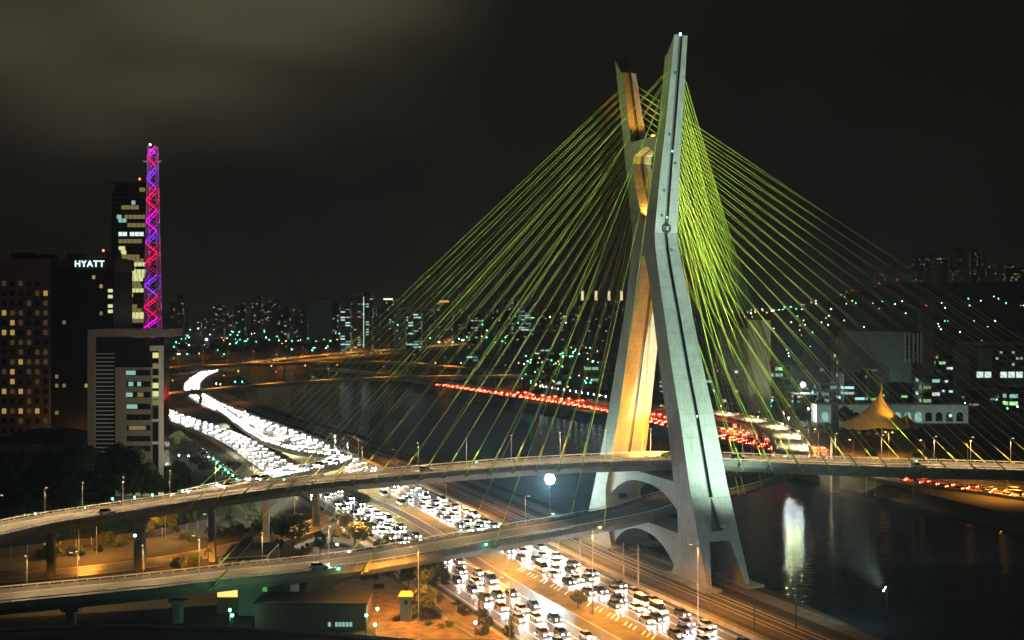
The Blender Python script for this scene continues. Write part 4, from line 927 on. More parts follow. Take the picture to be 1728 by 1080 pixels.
# low warehouse, foreground roof, small buildings
def simple_building(name, label, cat, px0, px1, Y, ytop, depth, wall, roof='black', extra=0.3, z0=0, group=None):
    x0, x1 = X(px0, Y), X(px1, Y); z = ZY(ytop, Y); t = thing(name, label, cat, ((x0+x1)/2, Y, z0), group)
    b = MB(); b.box(((x0+x1)/2, Y+depth/2, (z0+z)/2), (x1-x0, depth, z-z0)); b.build('wall', wall if not isinstance(wall, str) else M[wall], t)
    b = MB(); b.box(((x0+x1)/2, Y+depth/2, z+extra/2+.01), (x1-x0+.6, depth+.6, extra)); b.build('roof', M[roof], t); return t
wh = thing('warehouse', 'low dark warehouse with a shallow hipped roof behind the black trees', 'warehouse', (X(70, 420), 420, 0))
x0, x1, z = X(-30, 420), X(143, 420), ZY(748, 420)
b = MB(); b.box(((x0+x1)/2, 435, z/2), (x1-x0, 30, z)); b.build('wall', M['office'], wh)
b = MB(); b.prism([(x0-1, 419), (x1+1, 419), (x1+1, 451), (x0-1, 451)], z+.01, z+4, top=[(x0+14, 433), (x1-14, 433), (x1-14, 437), (x0+14, 437)]); b.build('roof', M['black'], wh)
# foreground curved roof with two thin rails, bottom left
fg = thing('foreground_roof', 'dark curved flat roof with two thin pale rails in the bottom left corner', 'roof', P(300, 1100, 4))
arc = Path([P(-60, 1063, 4), P(60, 1059, 4), P(200, 1055, 4), P(330, 1058, 4), P(460, 1063, 4), P(600, 1072, 4), P(760, 1085, 4)])
b = MB(); b.loft(arc.sect([(0, 0), (40, 0), (40, -4), (0, -4)], 5)); b.build('roof_slab', M['black'], fg)
for o_ in (1.0, 2.0): b = MB(); b.loft(arc.sect([(o_-.05, .03), (o_-.05, .5), (o_+.05, .5), (o_+.05, .03)], 5)); b.build('rail', M['steel'], fg)
gb = simple_building('utility_building', 'grey green block with slit windows under the lower deck at lower left', 'building', 402, 490, 247, 986, 10, mat('greenish_render', (.22, .3, .26), .8, .15, .5), 'darkwall', z0=-1)
for zz, hh_ in ((996, 3.4), (1018, 1.8)):
    b = MB(); b.box((X(447, 247), 246.95, ZY(zz+5, 247)), (.9, .12, hh_*.9)); b.build('window', emis('window_green', (.3, .9, .2), .35), gb)
sh = simple_building('entrance_booth', 'small booth glowing orange beside the grey green block under the lower deck', 'booth', 366, 402, 249, 994, 6, 'stone', 'darkwall', z0=0)
b = MB(); b.box((X(384, 249), 248.9, ZY(1001, 249)), (4.4, .15, 1.6)); b.build('window', emis('booth_window', (1, .6, .15), 1.6), sh)
bh = simple_building('low_building', 'long dark low building with a row of small lit windows at bottom centre', 'building', 430, 618, 236, 1020, 9, mat('brown_wall', (.10, .06, .045), .8, .3, .5), 'black', z0=0)
windows(bh, X(553, 236), X(595, 236), ZY(1058, 236), ZY(1049, 236), 235.9, 7, 1, .75, .8, lambda i, j: 'win_cool' if i != 1 else None)
ks = thing('guard_tower', 'slim square guard tower with a pitched terracotta tile roof', 'guard tower', P(685, 1046))
p = P(685, 1046); zt = ZY(1004, p.y)
b = MB(); b.box((p.x, p.y, zt/2), (2.3, 2.3, zt)); b.build('wall', mat('tower_render', (.33, .24, .19), .8, .15, 1), ks)
b = MB(); b.prism([(p.x-1.6, p.y-1.6), (p.x+1.6, p.y-1.6), (p.x+1.6, p.y+1.6), (p.x-1.6, p.y+1.6)], zt+.01, zt+.9, top=[(p.x-1.0, p.y-.05), (p.x+1.0, p.y-.05), (p.x+1.0, p.y+.05), (p.x-1.0, p.y+.05)]); b.build('roof', M['roof_tile'], ks)
b = MB(); b.box((p.x+.1, p.y-1.17, zt-1.3), (.7, .08, .9)); b.build('window', M['bglass'], ks)
# steel framed shed roof beside the thick pier
st = thing('steel_shed', 'dark roofed shed with pale diagonal steel bracing behind the lower deck', 'shed', P(415, 955))
a0, a1, a2, a3 = PY(370, 265, 8.5), PY(452, 268, 8.5), PY(470, 285, 7.5), PY(392, 283, 7.5)
b = MB(); b.prism([a0, a1, a2, a3], 7.8, 8.1); b.build('roof', M['black'], st)
b = MB()
for q0, q1 in ((a0, a1), (a1, a2), (a2, a3), (a3, a0), (a0, Vector((a0.x+5, a0.y, 0))), (a0+Vector((0, 0, -8)), a1+Vector((-5, 0, 0))), (a1, Vector((a1.x-6, a1.y, 0)))): b.tube(q0, q1, .13)
for q0 in (a0, a1, a2, a3): b.tube(q0, Vector((q0.x, q0.y, 0)), .16)
b.build('steel_frame', M['white_paint'], st)
YP = Path([P(648, 955), P(700, 1003), P(755, 1050), P(800, 1078)])
yf = thing('fence', 'low pale wall with thin railing edging the orange yard beside the local lanes', 'fence', P(700, 1003))
b = MB(); b.loft(YP.sect([(-.12, 0), (-.12, .6), (.12, .6), (.12, 0)], 4)); b.build('wall', M['concrete'], yf)
b = MB(); t = 0
while t < YP.len: q = YP.at(t)[0]; b.tube(q+Vector((0, 0, .5)), q+Vector((0, 0, 1.9)), .035, k=4); t += .8
b.loft(YP.sect([(-.03, 1.85), (-.03, 1.93), (.03, 1.93), (.03, 1.85)], 4)); b.build('railing', M['steel'], yf)
# perimeter fence along the curving road
fe = thing('fence', 'row of pale fence posts behind the curving orange road at left', 'fence', P(150, 925))
FP = Path([P(-10, 938), P(120, 925), P(220, 912), P(330, 893), P(400, 873)])
b = MB(); t = 0
while t < FP.len: q = FP.at(t)[0]; b.tube(q, q+Vector((0, 0, 2.4)), .06, k=4); t += 4.2
b.build('post', M['white_paint'], fe); b = MB(); b.loft(FP.sect([(-.02, .2), (-.02, 2.1), (.02, 2.1), (.02, .2)], 6)); b.build('mesh_panel', M['dark_steel'], fe)

# ------------------------------------------------------------------ city beyond
sky_list = [(287, 313, 510, 2200, 4), (299, 309, 497, 2500, 4), (340, 356, 525, 2300, 2), (358, 376, 516, 2100, 0), (380, 392, 528, 2400, 2), (396, 414, 515, 2300, 0), (424, 440, 502, 2200, 0), (444, 452, 515, 2500, 2), (450, 470, 506, 2300, 2), (470, 488, 521, 1900, 1), (496, 519, 521, 2000, 4), (521, 557, 506, 1900, None), (557, 573, 512, 2200, 0), (575, 591, 522, 1500, 3), (593, 627, 498, 1500, 1), (627, 641, 522, 2000, 4), (642, 668, 507, 1900, 2), (657, 664, 530, 1700, 1), (672, 683, 522, 1600, 0), (686, 710, 529, 1500, 3), (716, 733, 524, 2100, 4), (736, 763, 511, 1800, 1), (765, 782, 522, 1900, 4), (790, 812, 530, 1600, 1), (826, 842, 514, 2300, 4), (851, 874, 508, 2100, 1), (876, 896, 520, 2000, 3), (903, 925, 524, 1800, 4), (934, 950, 514, 2200, 2), (957, 974, 525, 1700, 4)]
for i, (a_, c_, yt, Y, k_) in enumerate(sky_list):
    x0, x1, z = X(a_, Y), X(c_, Y), ZY(yt, Y); look = {0: 'with scattered yellow windows', 1: 'dark with lit green and yellow floors', 2: 'with few orange windows', 3: 'with cyan lit floors', 4: 'nearly dark', None: 'plain grey, windowless'}[k_]
    t = thing('high_rise', 'distant high rise %s, number %s from the left' % (look, i+1), 'high-rise', ((x0+x1)/2, Y, 0), 'far skyline towers left of the bridge')
    mm = WM[k_] if k_ is not None else mat('plain_grey', (.3, .3, .3), .8)
    b = MB(); b.box(((x0+x1)/2, Y+12, z/2), (x1-x0, 24, z)); b.build('wall', mm, t)
    b = MB(); b.box(((x0+x1)/2+(x1-x0)*.1, Y+12, z+1.8), ((x1-x0)*.45, 10, 3.6)); b.build('roof_house', M['darkwall'], t)
    if i in (14,): b = MB(); b.box(((x0+x1)/2+3, Y-.1, z*.55), (.8, .2, z*.85)); b.build('light_strip', M['win_white'], t)
    if i in (16, 21): b = MB(); b.box(((x0+x1)/2, Y-.3, z+2.2), ((x1-x0)*.6, .3, 2.6)); b.build('roof_sign', emis('roof_sign_%d' % i, (1, .9, .6) if i == 16 else (1, .3, .1), 1.6), t)
right_list = [(1545, 1561, 431, 3000, 0), (1563, 1577, 428, 3050, 4), (1584, 1600, 433, 2900, 2), (1607, 1626, 422, 3100, 4), (1640, 1662, 423, 3000, 4), (1669, 1681, 442, 3100, 2), (1700, 1716, 447, 2900, 0), (1718, 1745, 452, 3000, 2), (1520, 1538, 452, 3200, 4), (1480, 1494, 462, 3300, 4)]
for i, (a_, c_, yt, Y, k_) in enumerate(right_list):
    x0, x1, z = X(a_, Y), X(c_, Y), ZY(yt, Y); zb = hill_h((x0+x1)/2, Y)-20
    t = thing('high_rise', 'dim high rise on the dark hill at upper right, number %d of that cluster' % (i+1), 'high-rise', ((x0+x1)/2, Y, zb), 'towers on the hill at upper right')
    b = MB(); b.box(((x0+x1)/2, Y+12, (z+zb)/2), (x1-x0, 24, z-zb)); b.build('wall', WM[4 if k_ == 4 else k_], t)
    b = MB(); b.box(((x0+x1)/2, Y+12, z+2), ((x1-x0)*.5, 12, 4)); b.build('roof_house', M['darkwall'], t)
# mid distance blocks on the far bank
mid = [(1216, 1262, 556, 700, 2, 'tall flats with lit windows right of the near leg'), (978, 1052, 508, 1500, 4, 'dark block crowned by four lit columns left of the far leg'), (870, 960, 560, 1350, 4, 'broad dark block behind the red road'), (988, 1010, 618, 900, 5, 'small block with rows of white windows left of the far leg'), (1098, 1130, 660, 760, 3, 'low block with cyan lit floors between the tower legs'),
       (1300, 1345, 612, 820, 5, 'low block with green white windows right of the tall flats'), (1345, 1420, 622, 800, 4, 'grey block behind the bright car park floodlight'), (1418, 1470, 595, 820, 5, 'office block with a bright strip of green white windows'), (820, 850, 600, 1300, 5, 'little lit block left in the cable fan'), (905, 935, 590, 1250, 1, 'block with lit floors in the cable fan'), (1130, 1160, 640, 900, 4, 'dark block directly behind the near leg'), (1180, 1214, 610, 1000, 4, 'dark block left of the tall flats'), (1580, 1640, 600, 900, 5, 'dark blue block left of the large lit hall'), (640, 700, 585, 1650, 4, 'long low block beyond the far avenue')]
for q_, (a_, c_, yt, Y, k_) in enumerate(((1170, 1206, 640, 850, 3), (1230, 1262, 664, 760, 5), (1262, 1296, 655, 730, 3), (1300, 1338, 648, 740, 5), (1340, 1378, 668, 720, 1), (1382, 1420, 645, 760, 5), (1424, 1462, 632, 740, 3), (1466, 1500, 624, 780, 1), (1556, 1590, 640, 760, 5), (1596, 1640, 628, 800, 3), (1640, 1700, 662, 700, 1), (1700, 1740, 655, 690, 5), (880, 912, 640, 900, 3), (922, 950, 632, 930, 5), (958, 984, 644, 880, 1), (820, 860, 618, 1100, 1), (770, 806, 600, 1300, 3), (1096, 1128, 628, 900, 1), (1500, 1540, 650, 720, 1), (1660, 1700, 610, 950, 3))):
    mid.append((a_, c_, yt, Y, k_, 'small low block with %s windows beyond the far bank road' % {1: 'green and yellow', 3: 'cyan', 5: 'green white'}[k_]))
for a_, c_, yt, Y, k_, lb in mid:
    x0, x1, z = X(a_, Y), X(c_, Y), ZY(yt, Y); t = thing('city_block', lb, 'building', ((x0+x1)/2, Y, 0), 'small low blocks beyond the far bank' if lb.startswith('small low') else None)
    b = MB(); b.box(((x0+x1)/2, Y+9, z/2), (x1-x0, 18, z)); b.build('wall', WM[k_], t); b = MB(); b.box(((x0+x1)/2, Y+9, z+.4), (x1-x0+.5, 18.5, .8)); b.build('roof', M['darkwall'], t)
    if a_ == 978:
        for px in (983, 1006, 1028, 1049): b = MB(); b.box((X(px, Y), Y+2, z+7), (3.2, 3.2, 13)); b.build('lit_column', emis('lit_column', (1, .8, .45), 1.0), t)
    if a_ == 1216: b = MB(); b.box((X(1281, Y), Y+9.5, ZY(540, Y)/2), (X(1301, Y)-X(1262, Y), 19, ZY(540, Y))); b.build('blank_wall', mat('beige_wall', (.3, .28, .2), .8, .1, .3), t); spot('facade_light', (X(1330, Y), Y-60, 8), (X(1280, Y), Y, 35), 90000, (.9, 1, .5), 50, parent=t)
# block with white columns, blank lift tower, big hall, long white building
t = thing('columned_building', 'pale building with tall white columns and black gaps at right', 'building', (X(1500, 800), 800, 0))
b = MB(); b.box((X(1485, 800), 812, ZY(560, 800)/2), (X(1553, 800)-X(1445, 800), 22, ZY(560, 800))); b.build('wall', mat('pale_green', (.25, .3, .27), .8), t)
b = MB(); b.box((X(1540, 800), 800.5, ZY(585, 800)), (X(1553, 800)-X(1526, 800), 1.2, 17)); b.build('recess', M['black'], t)
for px in (1527, 1534, 1541, 1548, 1554): b = MB(); b.box((X(px, 800), 799.4, ZY(587, 800)), (.9, .9, 21)); b.build('column', M['white_paint'], t)
spot('facade_light', (X(1500, 800), 755, 5), (X(1530, 800), 800, 30), 9000, (.7, 1, .85), 110, parent=t)
simple_building('lift_tower', 'tall blank brown tower block with a red lamp on top at right', 'tower block', 1556, 1577, 830, 521, 10, mat('brown_block', (.2, .16, .13), .8), 'darkwall')
hall = thing('lit_hall', 'large flat roofed hall with a bright white ground floor at right edge', 'hall', (X(1690, 720), 720, 0))
b = MB(); b.box((X(1695, 720), 735, ZY(583, 720)/2), (X(1760, 720)-X(1646, 720), 28, ZY(583, 720))); b.build('wall', mat('hall_wall', (.12, .13, .12), .7), hall)
b = MB(); b.box((X(1700, 720), 733, ZY(581, 720)+.2), (X(1770, 720)-X(1662, 720), 34, .8)); b.build('roof', M['office'], hall)
windows(hall, X(1648, 720), X(1728, 720), ZY(638, 720), ZY(627, 720), 720.8, 6, 1, .82, .9, lambda i, j: 'win_white' if i != 2 else None)
windows(hall, X(1680, 720), X(1728, 720), ZY(620, 720), ZY(590, 720), 720.8, 7, 3, .6, .4, lambda i, j: 'win_cool' if random.random() < .35 else 'bglass')
b = MB(); b.box((X(1663, 720), 720.7, ZY(605, 720)), (X(1672, 720)-X(1648, 720), .2, 13)); b.build('pale_panel', mat('pale_panel', (.3, .36, .32), .7), hall)
spot('facade_light', (X(1660, 720), 700, 8), (X(1665, 720), 720, 25), 9000, (.7, 1, .85), 110, parent=hall)
Yl = 640; lw = thing('long_white_building', 'long low white building with arched windows behind the tent roof', 'building', (X(1500, Yl), Yl, 0))
zt = ZY(683, Yl)
b = MB(); b.box((X(1506, Yl), Yl+6, zt/2), (X(1634, Yl)-X(1378, Yl), 12, zt)); b.build('wall', M['white_paint'], lw)
for px in [1392+k_*17.5 for k_ in range(14)]:
    b = MB(); xx = X(px, Yl); pts = [Vector((xx+r_*math.cos(a_), 0, 4.4+r_*math.sin(a_))) for r_ in (1.9,) for a_ in [PI*j/8 for j in range(9)]]+[Vector((xx-1.9, 0, 1)), Vector((xx+1.9, 0, 1))]
    b.loft([[p_+Vector((0, Yl-.1, 0)) for p_ in pts], [p_+Vector((0, Yl+.1, 0)) for p_ in pts]]); b.build('arched_window', M['win_cool'] if px < 1440 or 1500 < px < 1560 else M['bglass'], lw)
for px in (1400, 1480, 1560, 1620): spot('facade_light', (X(px, Yl), Yl-14, 3), (X(px, Yl), Yl, 6), 1200, (.65, 1, .85), 130, parent=lw)
# tent roof
Yk = 590
tn_ = thing('tent_roof', 'orange lit tensile tent roof with one tall pointed peak on the far bank', 'tent', (X(1475, Yk), Yk, 0))
def membrane(pk, rx, ry, z0, z1, cx, cy, lean=0):
    b = MB(); R = []
    for j in range(15):
        u_ = j/14; rr = (1-u_)**2.1; z = z0+(z1-z0)*u_
        R.append([Vector((cx+lean*u_**.6+rr*rx*math.cos(a_)*(1+.10*math.cos(4*a_)*(1-u_)), cy+rr*ry*math.sin(a_), z-(1.6*abs(math.sin(2*a_))*(1-u_)**2))) for a_ in [2*PI*i/32 for i in range(32)]])
    b.loft(R, caps=False); b.raw = True; return b
zt = ZY(650, Yk)
membrane(0, 17.5, 12, 4.5, zt, X(1474, Yk), Yk, X(1488, Yk)-X(1474, Yk)).build('canopy', M['tent'], tn_, smooth=True)
membrane(0, 7.5, 7, 4, ZY(694, Yk), X(1527, Yk), Yk+2, 2).build('canopy', M['tent'], tn_, 'small low peak right of the tall one', smooth=True)
b = MB(); b.tube((X(1488, Yk), Yk, 0), (X(1488, Yk), Yk, zt+1.2), .25); b.build('mast', M['steel'], tn_)
b = MB(); b.box((X(1488, Yk), Yk-16.5, 2.5), (.6, .4, .4)); b.build('floodlight', M['lamp_orange'], tn_)
spot('tent_light', (X(1488, Yk)+7, Yk-13, 11), (X(1486, Yk), Yk, 17), 15000, (1, .5, .08), 80, parent=tn_); spot('tent_light', (X(1462, Yk), Yk-26, 3), (X(1474, Yk), Yk, 14), 9000, (1, .6, .15), 100, parent=tn_)
# lattice power pylon on a tall concrete pier in the river
Yp = 432; pyl = thing('power_pylon', 'dark lattice pylon standing on a tall concrete river pier behind the upper deck', 'pylon', (X(1409, Yp), Yp, -5)); xp = X(1409, Yp)
b = MB(); b.loft([[Vector((xp+a_*w, Yp+c_*w, z)) for a_, c_ in ((-1, -1), (1, -1), (1, 1), (-1, 1))] for z, w in ((-5, 1.5), (ZY(684, Yp), 1.15))]); b.build('pier', M['concrete'], pyl)
b = MB(); z0, z1 = ZY(684, Yp), ZY(570, Yp); N_ = 8
for i in range(N_):
    za, zb = z0+(z1-z0)*i/N_, z0+(z1-z0)*(i+1)/N_
    w = .95
    for a_, c_ in ((-1, -1), (1, -1), (1, 1), (-1, 1)):
        b.tube((xp+a_*w, Yp+c_*w, za), (xp+a_*w, Yp+c_*w, zb), .1, k=4)
    b.tube((xp-w, Yp-w, za), (xp+w, Yp-w, zb), .06, k=4); b.tube((xp+w, Yp-w, za), (xp-w, Yp-w, zb), .06, k=4); b.tube((xp-w, Yp-w, zb), (xp+w, Yp-w, zb), .06, k=4)
for z in (z1-1, z1-6, z1-11): b.tube((xp-3.5, Yp, z), (xp+3.5, Yp, z), .1, k=4)
b.build('lattice', M['steel'], pyl)
# catenary poles
def cat_pole(px, py, ytop, m, label, thick=.22):
    p = P(px, py); t = thing('utility_pole', label, 'utility pole', p, 'poles along the railway'); z = ZY(ytop, p.y)
    b = MB(); b.tube(p, p+Vector((0, 0, z)), thick, thick*.75, 8); b.build('pole', M[m], t)
    b = MB(); b.tube(p+Vector((-2.3, 0, z*.82)), p+Vector((.6, 0, z*.82)), .07); b.tube(p+Vector((-2.2, 0, z*.82)), p+Vector((0, 0, z*.93)), .04); b.tube(p+Vector((-1.6, 0, z*.72)), p+Vector((.3, 0, z*.72)), .06); b.build('bracket_arm', M[m], t)
    for s in (-2.1, -1.2, .4):
        b = MB(); b.lathe([(.05, 0), (.11, .08), (.05, .16), (.11, .24), (.04, .3)], p+Vector((s, 0, z*.82+.05)), 6); b.build('insulator', M['darkwall'], t)
cat_pole(1052, 985, 915, 'concrete', 'left of the two pale concrete poles beside the railway'); cat_pole(1077, 995, 912, 'concrete', 'right of the two pale concrete poles beside the railway')
cat_pole(1273, 1062, 1000, 'dark_steel', 'dark railway pole below the near tower foot', .15); cat_pole(1343, 1062, 968, 'dark_steel', 'dark railway pole right of the near tower foot against the water', .15); cat_pole(1113, 940, 915, 'dark_steel', 'short dark pole seen through the lower arch', .15)
# low bridges upstream
def low_bridge(name, pts, w, label, col_m, rail=True, lamps=()):
    pa_ = Path(pts); p0 = pa_.at(pa_.len/2)[0]; t = thing(name, label, 'bridge', (p0.x, p0.y, 0)); h = w/2
    b = MB(); b.loft(pa_.sect([(-h, 0), (h, 0), (h, -1.6), (-h, -1.6)], 15)); b.build('deck', M[col_m], t)
    for s in (-1, 1): b = MB(); b.loft(pa_.sect([(s*h-.15, .02), (s*h-.15, 1.0), (s*h+.15, 1.0), (s*h+.15, .02)], 15)); b.build('parapet', M[col_m], t)
    d = 20
    while d < pa_.len-20:
        q = pa_.at(d)[0]; b = MB(); b.box((q.x, q.y, (q.z-1.7-5)/2), (1.6, 1.6, q.z-1.7+5)); b.build('pier', M['concrete'], t); d += 45
    return pa_, t
pa1, t1 = low_bridge('road_bridge', [P(225, 673, 9), P(275, 667, 9), P(432, 651, 9), P(625, 639, 8.5), P(832, 635, 8), P(980, 636, 6)], 9, 'nearer low bridge lit brown crossing the river at left', 'deck_concrete')
pa2, t2 = low_bridge('road_bridge', [P(225, 624, 8), P(275, 622, 8), P(400, 616, 8), P(640, 611, 8), P(740, 618, 8), P(860, 628, 5)], 12, 'farther low bridge lit brown crossing the river at left', 'deck_concrete')
for pa_, tt, nn2 in ((pa1, t1, 'nearer'), (pa2, t2, 'farther')):
    for i in range(7):
        q, tnn, r = pa_.at(pa_.len*(i+.7)/8); lamp_post(q+r*3.5, math.atan2(-r.y, -r.x), 9, 2, 'lamp_orange', '%s lamp from the left on the %s low bridge' % (ORD[i], nn2), 'lamps on the low bridges', 26000, SOD, 150)
AV = Path([P(300, 633, 0), P(430, 612, 2), P(520, 602, 2), P(600, 595, 2), P(700, 588, 2), P(790, 580, 2)])
ribbon(AV, -7, 7, .2, 'road', M['asphalt_far']); far_traffic(AV, (-4, 0, 4), 11, 'head', 900, 2000, .25)
struct('distant_traffic', FT, [mat('far_car_paint', (.15, .15, .15), .4), M['head_far'], M['tail']], 'stuff')
for i in range(12):
    px = 300+i*42; y = (611-(px-430)*.092 if px > 430 else 613)+3; q = P(px, y)
    lamp_post(q, PI/2, 15, 3, 'lamp_orange', '%s tall orange lamp from the left along the far avenue' % ORD[i], 'orange lamps along the far avenue', 160000, SOD, 165, r=.2)
# billboards by the river road
for px, py, m_, lb, w in ((1470, 764, 'concrete', 'grey sign board on posts behind the upper deck', 4.2), (1549, 765, 'yellow', 'yellow and teal billboard behind the upper deck rail at right', 4.4), (1566, 766, 'concrete', 'small brown board right of the yellow billboard', 3)):
    Yb = 400; t = thing('billboard', lb, 'billboard', (X(px, Yb), Yb, 0)); z = ZY(py, Yb)
    b = MB(); b.box((X(px, Yb), Yb, z), (w, .25, 2.6)); b.build('panel', M[m_], t)
    if m_ == 'yellow': b = MB(); b.box((X(px, Yb)-.2, Yb-.2, z-.5), (w*.7, .12, 1.2)); b.build('teal_band', M['teal'], t)
    for s in (-1, 1): b = MB(); b.tube((X(px, Yb)+s*w*.35, Yb+.3, 0), (X(px, Yb)+s*w*.35, Yb+.3, z+1), .12); b.build('post', M['steel'], t)
p = PY(1633, 430, 0); lamp_post(p, 0, ZY(745, 430), 1.2, 'lamp_sodium', 'glowing orange street lamp behind the upper deck at right', 'street lamps on the far bank', 26000, SOD, 150)
for px, Y_, h in ((1560, 470, 11), (1500, 500, 11), (1440, 480, 10), (1381, 520, 10), (1700, 400, 11), (1250, 600, 9), (1120, 650, 9), (1020, 720, 9), (940, 780, 9)):
    lamp_post(PY(px, Y_, 0), PI, h, 1.5, 'lamp_sodium', 'sodium street lamp on the far bank near %s' % {1560: 'the yellow billboard', 1500: 'the small tent peak', 1440: 'the grey sign board', 1381: 'the car park entrance', 1700: 'the right edge of the frame', 1250: 'the loop', 1120: 'the gap between the legs', 1020: 'the far tower leg', 940: 'the middle of the red road'}[px], 'street lamps on the far bank', 60000, SOD, 150)

# ------------------------------------------------------------------ street lights scattered over the city
rn = random.Random(3)
def dot_proto(m):
    t = thing('street_lamp', '', 'street lamp'); b = MB(); b.tube((0, 0, 0), (0, 0, 8), .12, .08, 5); b.build('pole', M['dark_steel'], t)
    b = MB(); b.ball((0, 0, 8.3), .55, k=6); b.build('lamp_head', M[m], t); return t
DP = {k_: dot_proto(m_) for k_, m_ in (('green', 'lamp_green'), ('white', 'lamp_white'), ('orange', 'lamp_orange'), ('red', 'lamp_red'))}
DOTS = MB()
def dot(px, py, col, big=1.0, stuff=False):
    Y = (H-8)*F/(py-HY) if py > 545 else 3000
    if py <= 545 or (px > 1240 and py < 600):
        Y = rn.uniform(1700, 2900); Xx = (px-864)*Y/F; zg = ZY(py, Y)-8
        if zg < 0: Y = (H-8)*F/(py-HY); zg = 0
        else:
            best = None
            for i in range(60):
                Yi = 1300+i*35; e = abs(hill_h((px-864)*Yi/F, Yi)+8-ZY(py, Yi))
                if best is None or e < best[0]: best = (e, Yi)
            Y = best[1]; zg = hill_h((px-864)*Y/F, Y)
    else: zg = 0
    s = big*max(.6, Y/1500)
    if stuff:
        b = DOTS; q = Vector(((px-864)*Y/F, Y, zg)); b.tube(q, q+Vector((0, 0, 8*1.0)), .12*s, .08*s, 4, 0); b.ball(q+Vector((0, 0, 8.3)), .55*s, {'green': 1, 'white': 2, 'orange': 3}[col], 6); return
    o = copy_tree(DP[col], ((px-864)*Y/F, Y, zg), 0, '%s street light in the distant city' % col, '%s street lights scattered over the city' % col, (s, s, 1)); o.name = 'street_lamp'
for px, py, c_ in [(345, 582, 'white'), (442, 577, 'orange'), (418, 572, 'green'), (416, 576, 'green'), (362, 562, 'green'), (349, 558, 'white'), (303, 598, 'white'), (300, 598, 'white'), (316, 598, 'green'), (378, 598, 'green'), (390, 589, 'orange'), (408, 586, 'orange'), (336, 597, 'orange'), (442, 583, 'orange'), (476, 580, 'orange'), (547, 573, 'orange'), (585, 570, 'orange'), (626, 568, 'orange'), (665, 565, 'orange'), (708, 563, 'orange'), (746, 561, 'orange'), (458, 618, 'orange'), (515, 617, 'orange'), (569, 616, 'orange'), (402, 627, 'orange'), (343, 632, 'orange'), (365, 648, 'white'), (372, 649, 'green'), (397, 645, 'green'), (409, 645, 'green'), (1225, 672, 'green'), (1217, 686, 'green'), (1243, 599, 'white'), (1244, 624, 'white'), (1473, 655, 'orange'), (1502, 653, 'green'), (1524, 656, 'green'), (1549, 653, 'green'), (1577, 689, 'white'), (1677, 648, 'white'), (1700, 690, 'green'), (1717, 687, 'white'), (1444, 511, 'green'), (1473, 513, 'orange'), (1489, 509, 'green'), (1563, 515, 'red'), (1589, 511, 'white'), (1371, 560, 'green'), (1346, 533, 'green'), (1350, 549, 'orange'), (1458, 550, 'white'), (1531, 550, 'white'), (1667, 550, 'orange'), (1716, 562, 'orange'), (1620, 560, 'white'), (1595, 521, 'white'), (1655, 507, 'white'), (1677, 502, 'white'), (1635, 478, 'white'), (1514, 450, 'red'), (1483, 451, 'red'), (1419, 438, 'white'), (735, 613, 'orange'), (778, 613, 'orange'), (875, 613, 'orange'), (895, 612, 'green')]: dot(px, py, c_, .9)
for (x0, x1, y0, y1, n_, w_) in ((285, 560, 542, 592, 55, (6, 3, 2)), (560, 860, 546, 580, 50, (5, 3, 3)), (880, 1010, 560, 655, 45, (6, 3, 3)), (1230, 1450, 470, 600, 36, (2, 4, 3)), (1450, 1728, 500, 620, 26, (2, 4, 2)), (780, 980, 510, 560, 26, (3, 3, 4)), (1300, 1700, 600, 690, 24, (5, 4, 1))):
    for k_ in range(n_*2): dot(rn.uniform(x0, x1), rn.uniform(y0, y1), rn.choices(('green', 'white', 'orange'), w_)[0], rn.uniform(.6, 1.3), k_ % 6 != 0)
struct('distant_street_lamps', DOTS, [M['dark_steel'], M['lamp_green'], M['lamp_white'], M['lamp_orange']], 'stuff')
for k_ in range(12): dot(912+k_*10, 652+k_*1.6, 'white', .8)
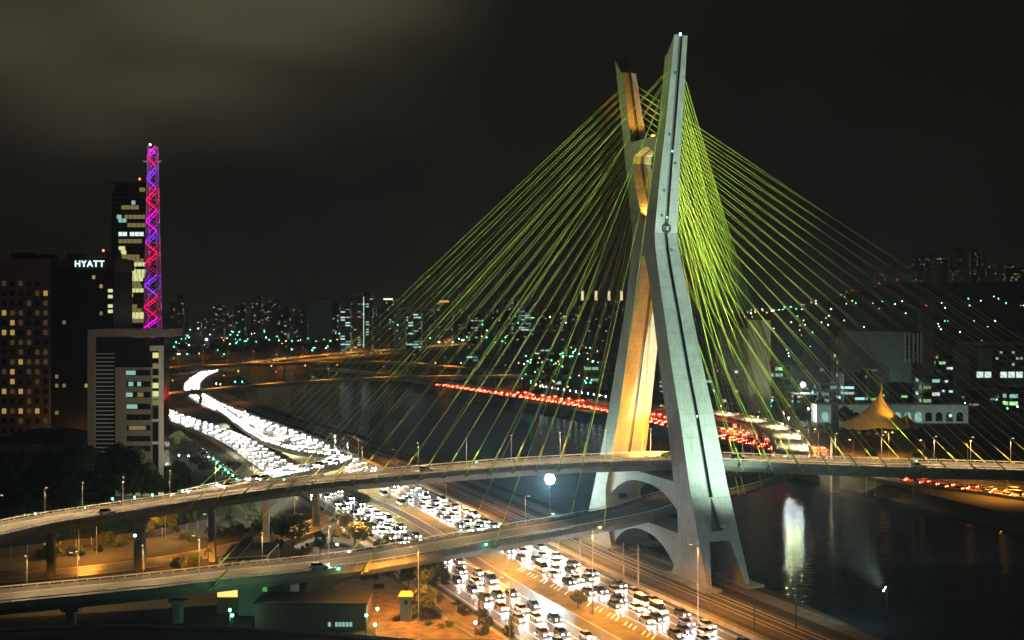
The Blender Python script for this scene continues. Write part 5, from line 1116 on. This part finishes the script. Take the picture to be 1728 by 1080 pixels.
# lit lamps low in the foreground
for px, py, c_, h in ((620, 1013, 'green', 4), (637, 1029, 'green', 4), (618, 1040, 'green', 5), (633, 1056, 'green', 5), (388, 1031, 'green', 5), (392, 1040, 'green', 4), (589, 932, 'white', 3), (569, 920, 'white', 3), (228, 905, 'white', 12), (802, 1052, 'white', 6),
                      (58, 725, 'orange', 12), (109, 720, 'orange', 14), (141, 738, 'orange', 12), (292, 705, 'orange', 13), (315, 719, 'white', 12), (190, 843, 'green', 7), (227, 840, 'green', 7), (257, 836, 'green', 7), (308, 829, 'green', 7), (385, 798, 'green', 4), (393, 803, 'green', 4), (400, 810, 'green', 4), (380, 793, 'green', 4), (372, 788, 'green', 4), (366, 781, 'green', 4), (360, 775, 'green', 4), (352, 772, 'white', 4), (318, 770, 'white', 4), (302, 769, 'white', 4), (284, 766, 'white', 4), (335, 772, 'white', 4), (1331, 706, 'white', 8), (1364, 690, 'white', 8), (60, 868, 'white', 5), (105, 862, 'white', 5), (143, 858, 'green', 5), (40, 870, 'green', 5), (5, 872, 'white', 5)):
    Y = (H-h)*F/(py-HY); p = PY(px, Y, 0); t = thing('garden_lamp', '%s globe lamp on a short post %s' % (c_, 'in the yard at the bottom' if py > 1000 else 'in the lot left of the lanes' if py > 750 else 'near the buildings'), 'lamp', p, 'small globe lamps')
    b = MB(); b.tube(p, p+Vector((0, 0, h)), .07, k=6); b.build('pole', M['dark_steel'], t); b = MB(); b.ball(p+Vector((0, 0, h+.2)), .32 if py > 750 else .45); b.build('globe', M['lamp_'+c_], t)
    l = bpy.data.lights.new('globe_light', 'POINT'); l.energy = (650 if py > 1000 else 1200 if py < 770 else 260) if py > 750 else 9000; l.color = {'green': (.45, 1, .6), 'white': (.85, 1, .9), 'orange': SOD}[c_]; l.shadow_soft_size = .35
    o = bpy.data.objects.new('globe_light', l); C.objects.link(o); o.parent = t; o.location = (0, 0, h-.4)
for o in DP.values():
    for c in list(o.children): bpy.data.objects.remove(c)
    bpy.data.objects.remove(o)
SC.cycles.sample_clamp_indirect = 4
SC.cycles.max_bounces = 4

HZ = bpy.data.materials.new('haze_air'); HZ.use_nodes = True; n = HZ.node_tree; n.nodes.clear()
o_ = n.nodes.new('ShaderNodeOutputMaterial'); v = n.nodes.new('ShaderNodeVolumePrincipled'); v.inputs['Color'].default_value = (.92, .9, .84, 1); v.inputs['Density'].default_value = .00011; v.inputs['Anisotropy'].default_value = .55
n.links.new(v.outputs[0], o_.inputs['Volume'])
g = MB(); g.box((0, 5900, 147), (24000, 12600, 310)); g.raw = True
struct('haze', g, HZ, 'stuff')
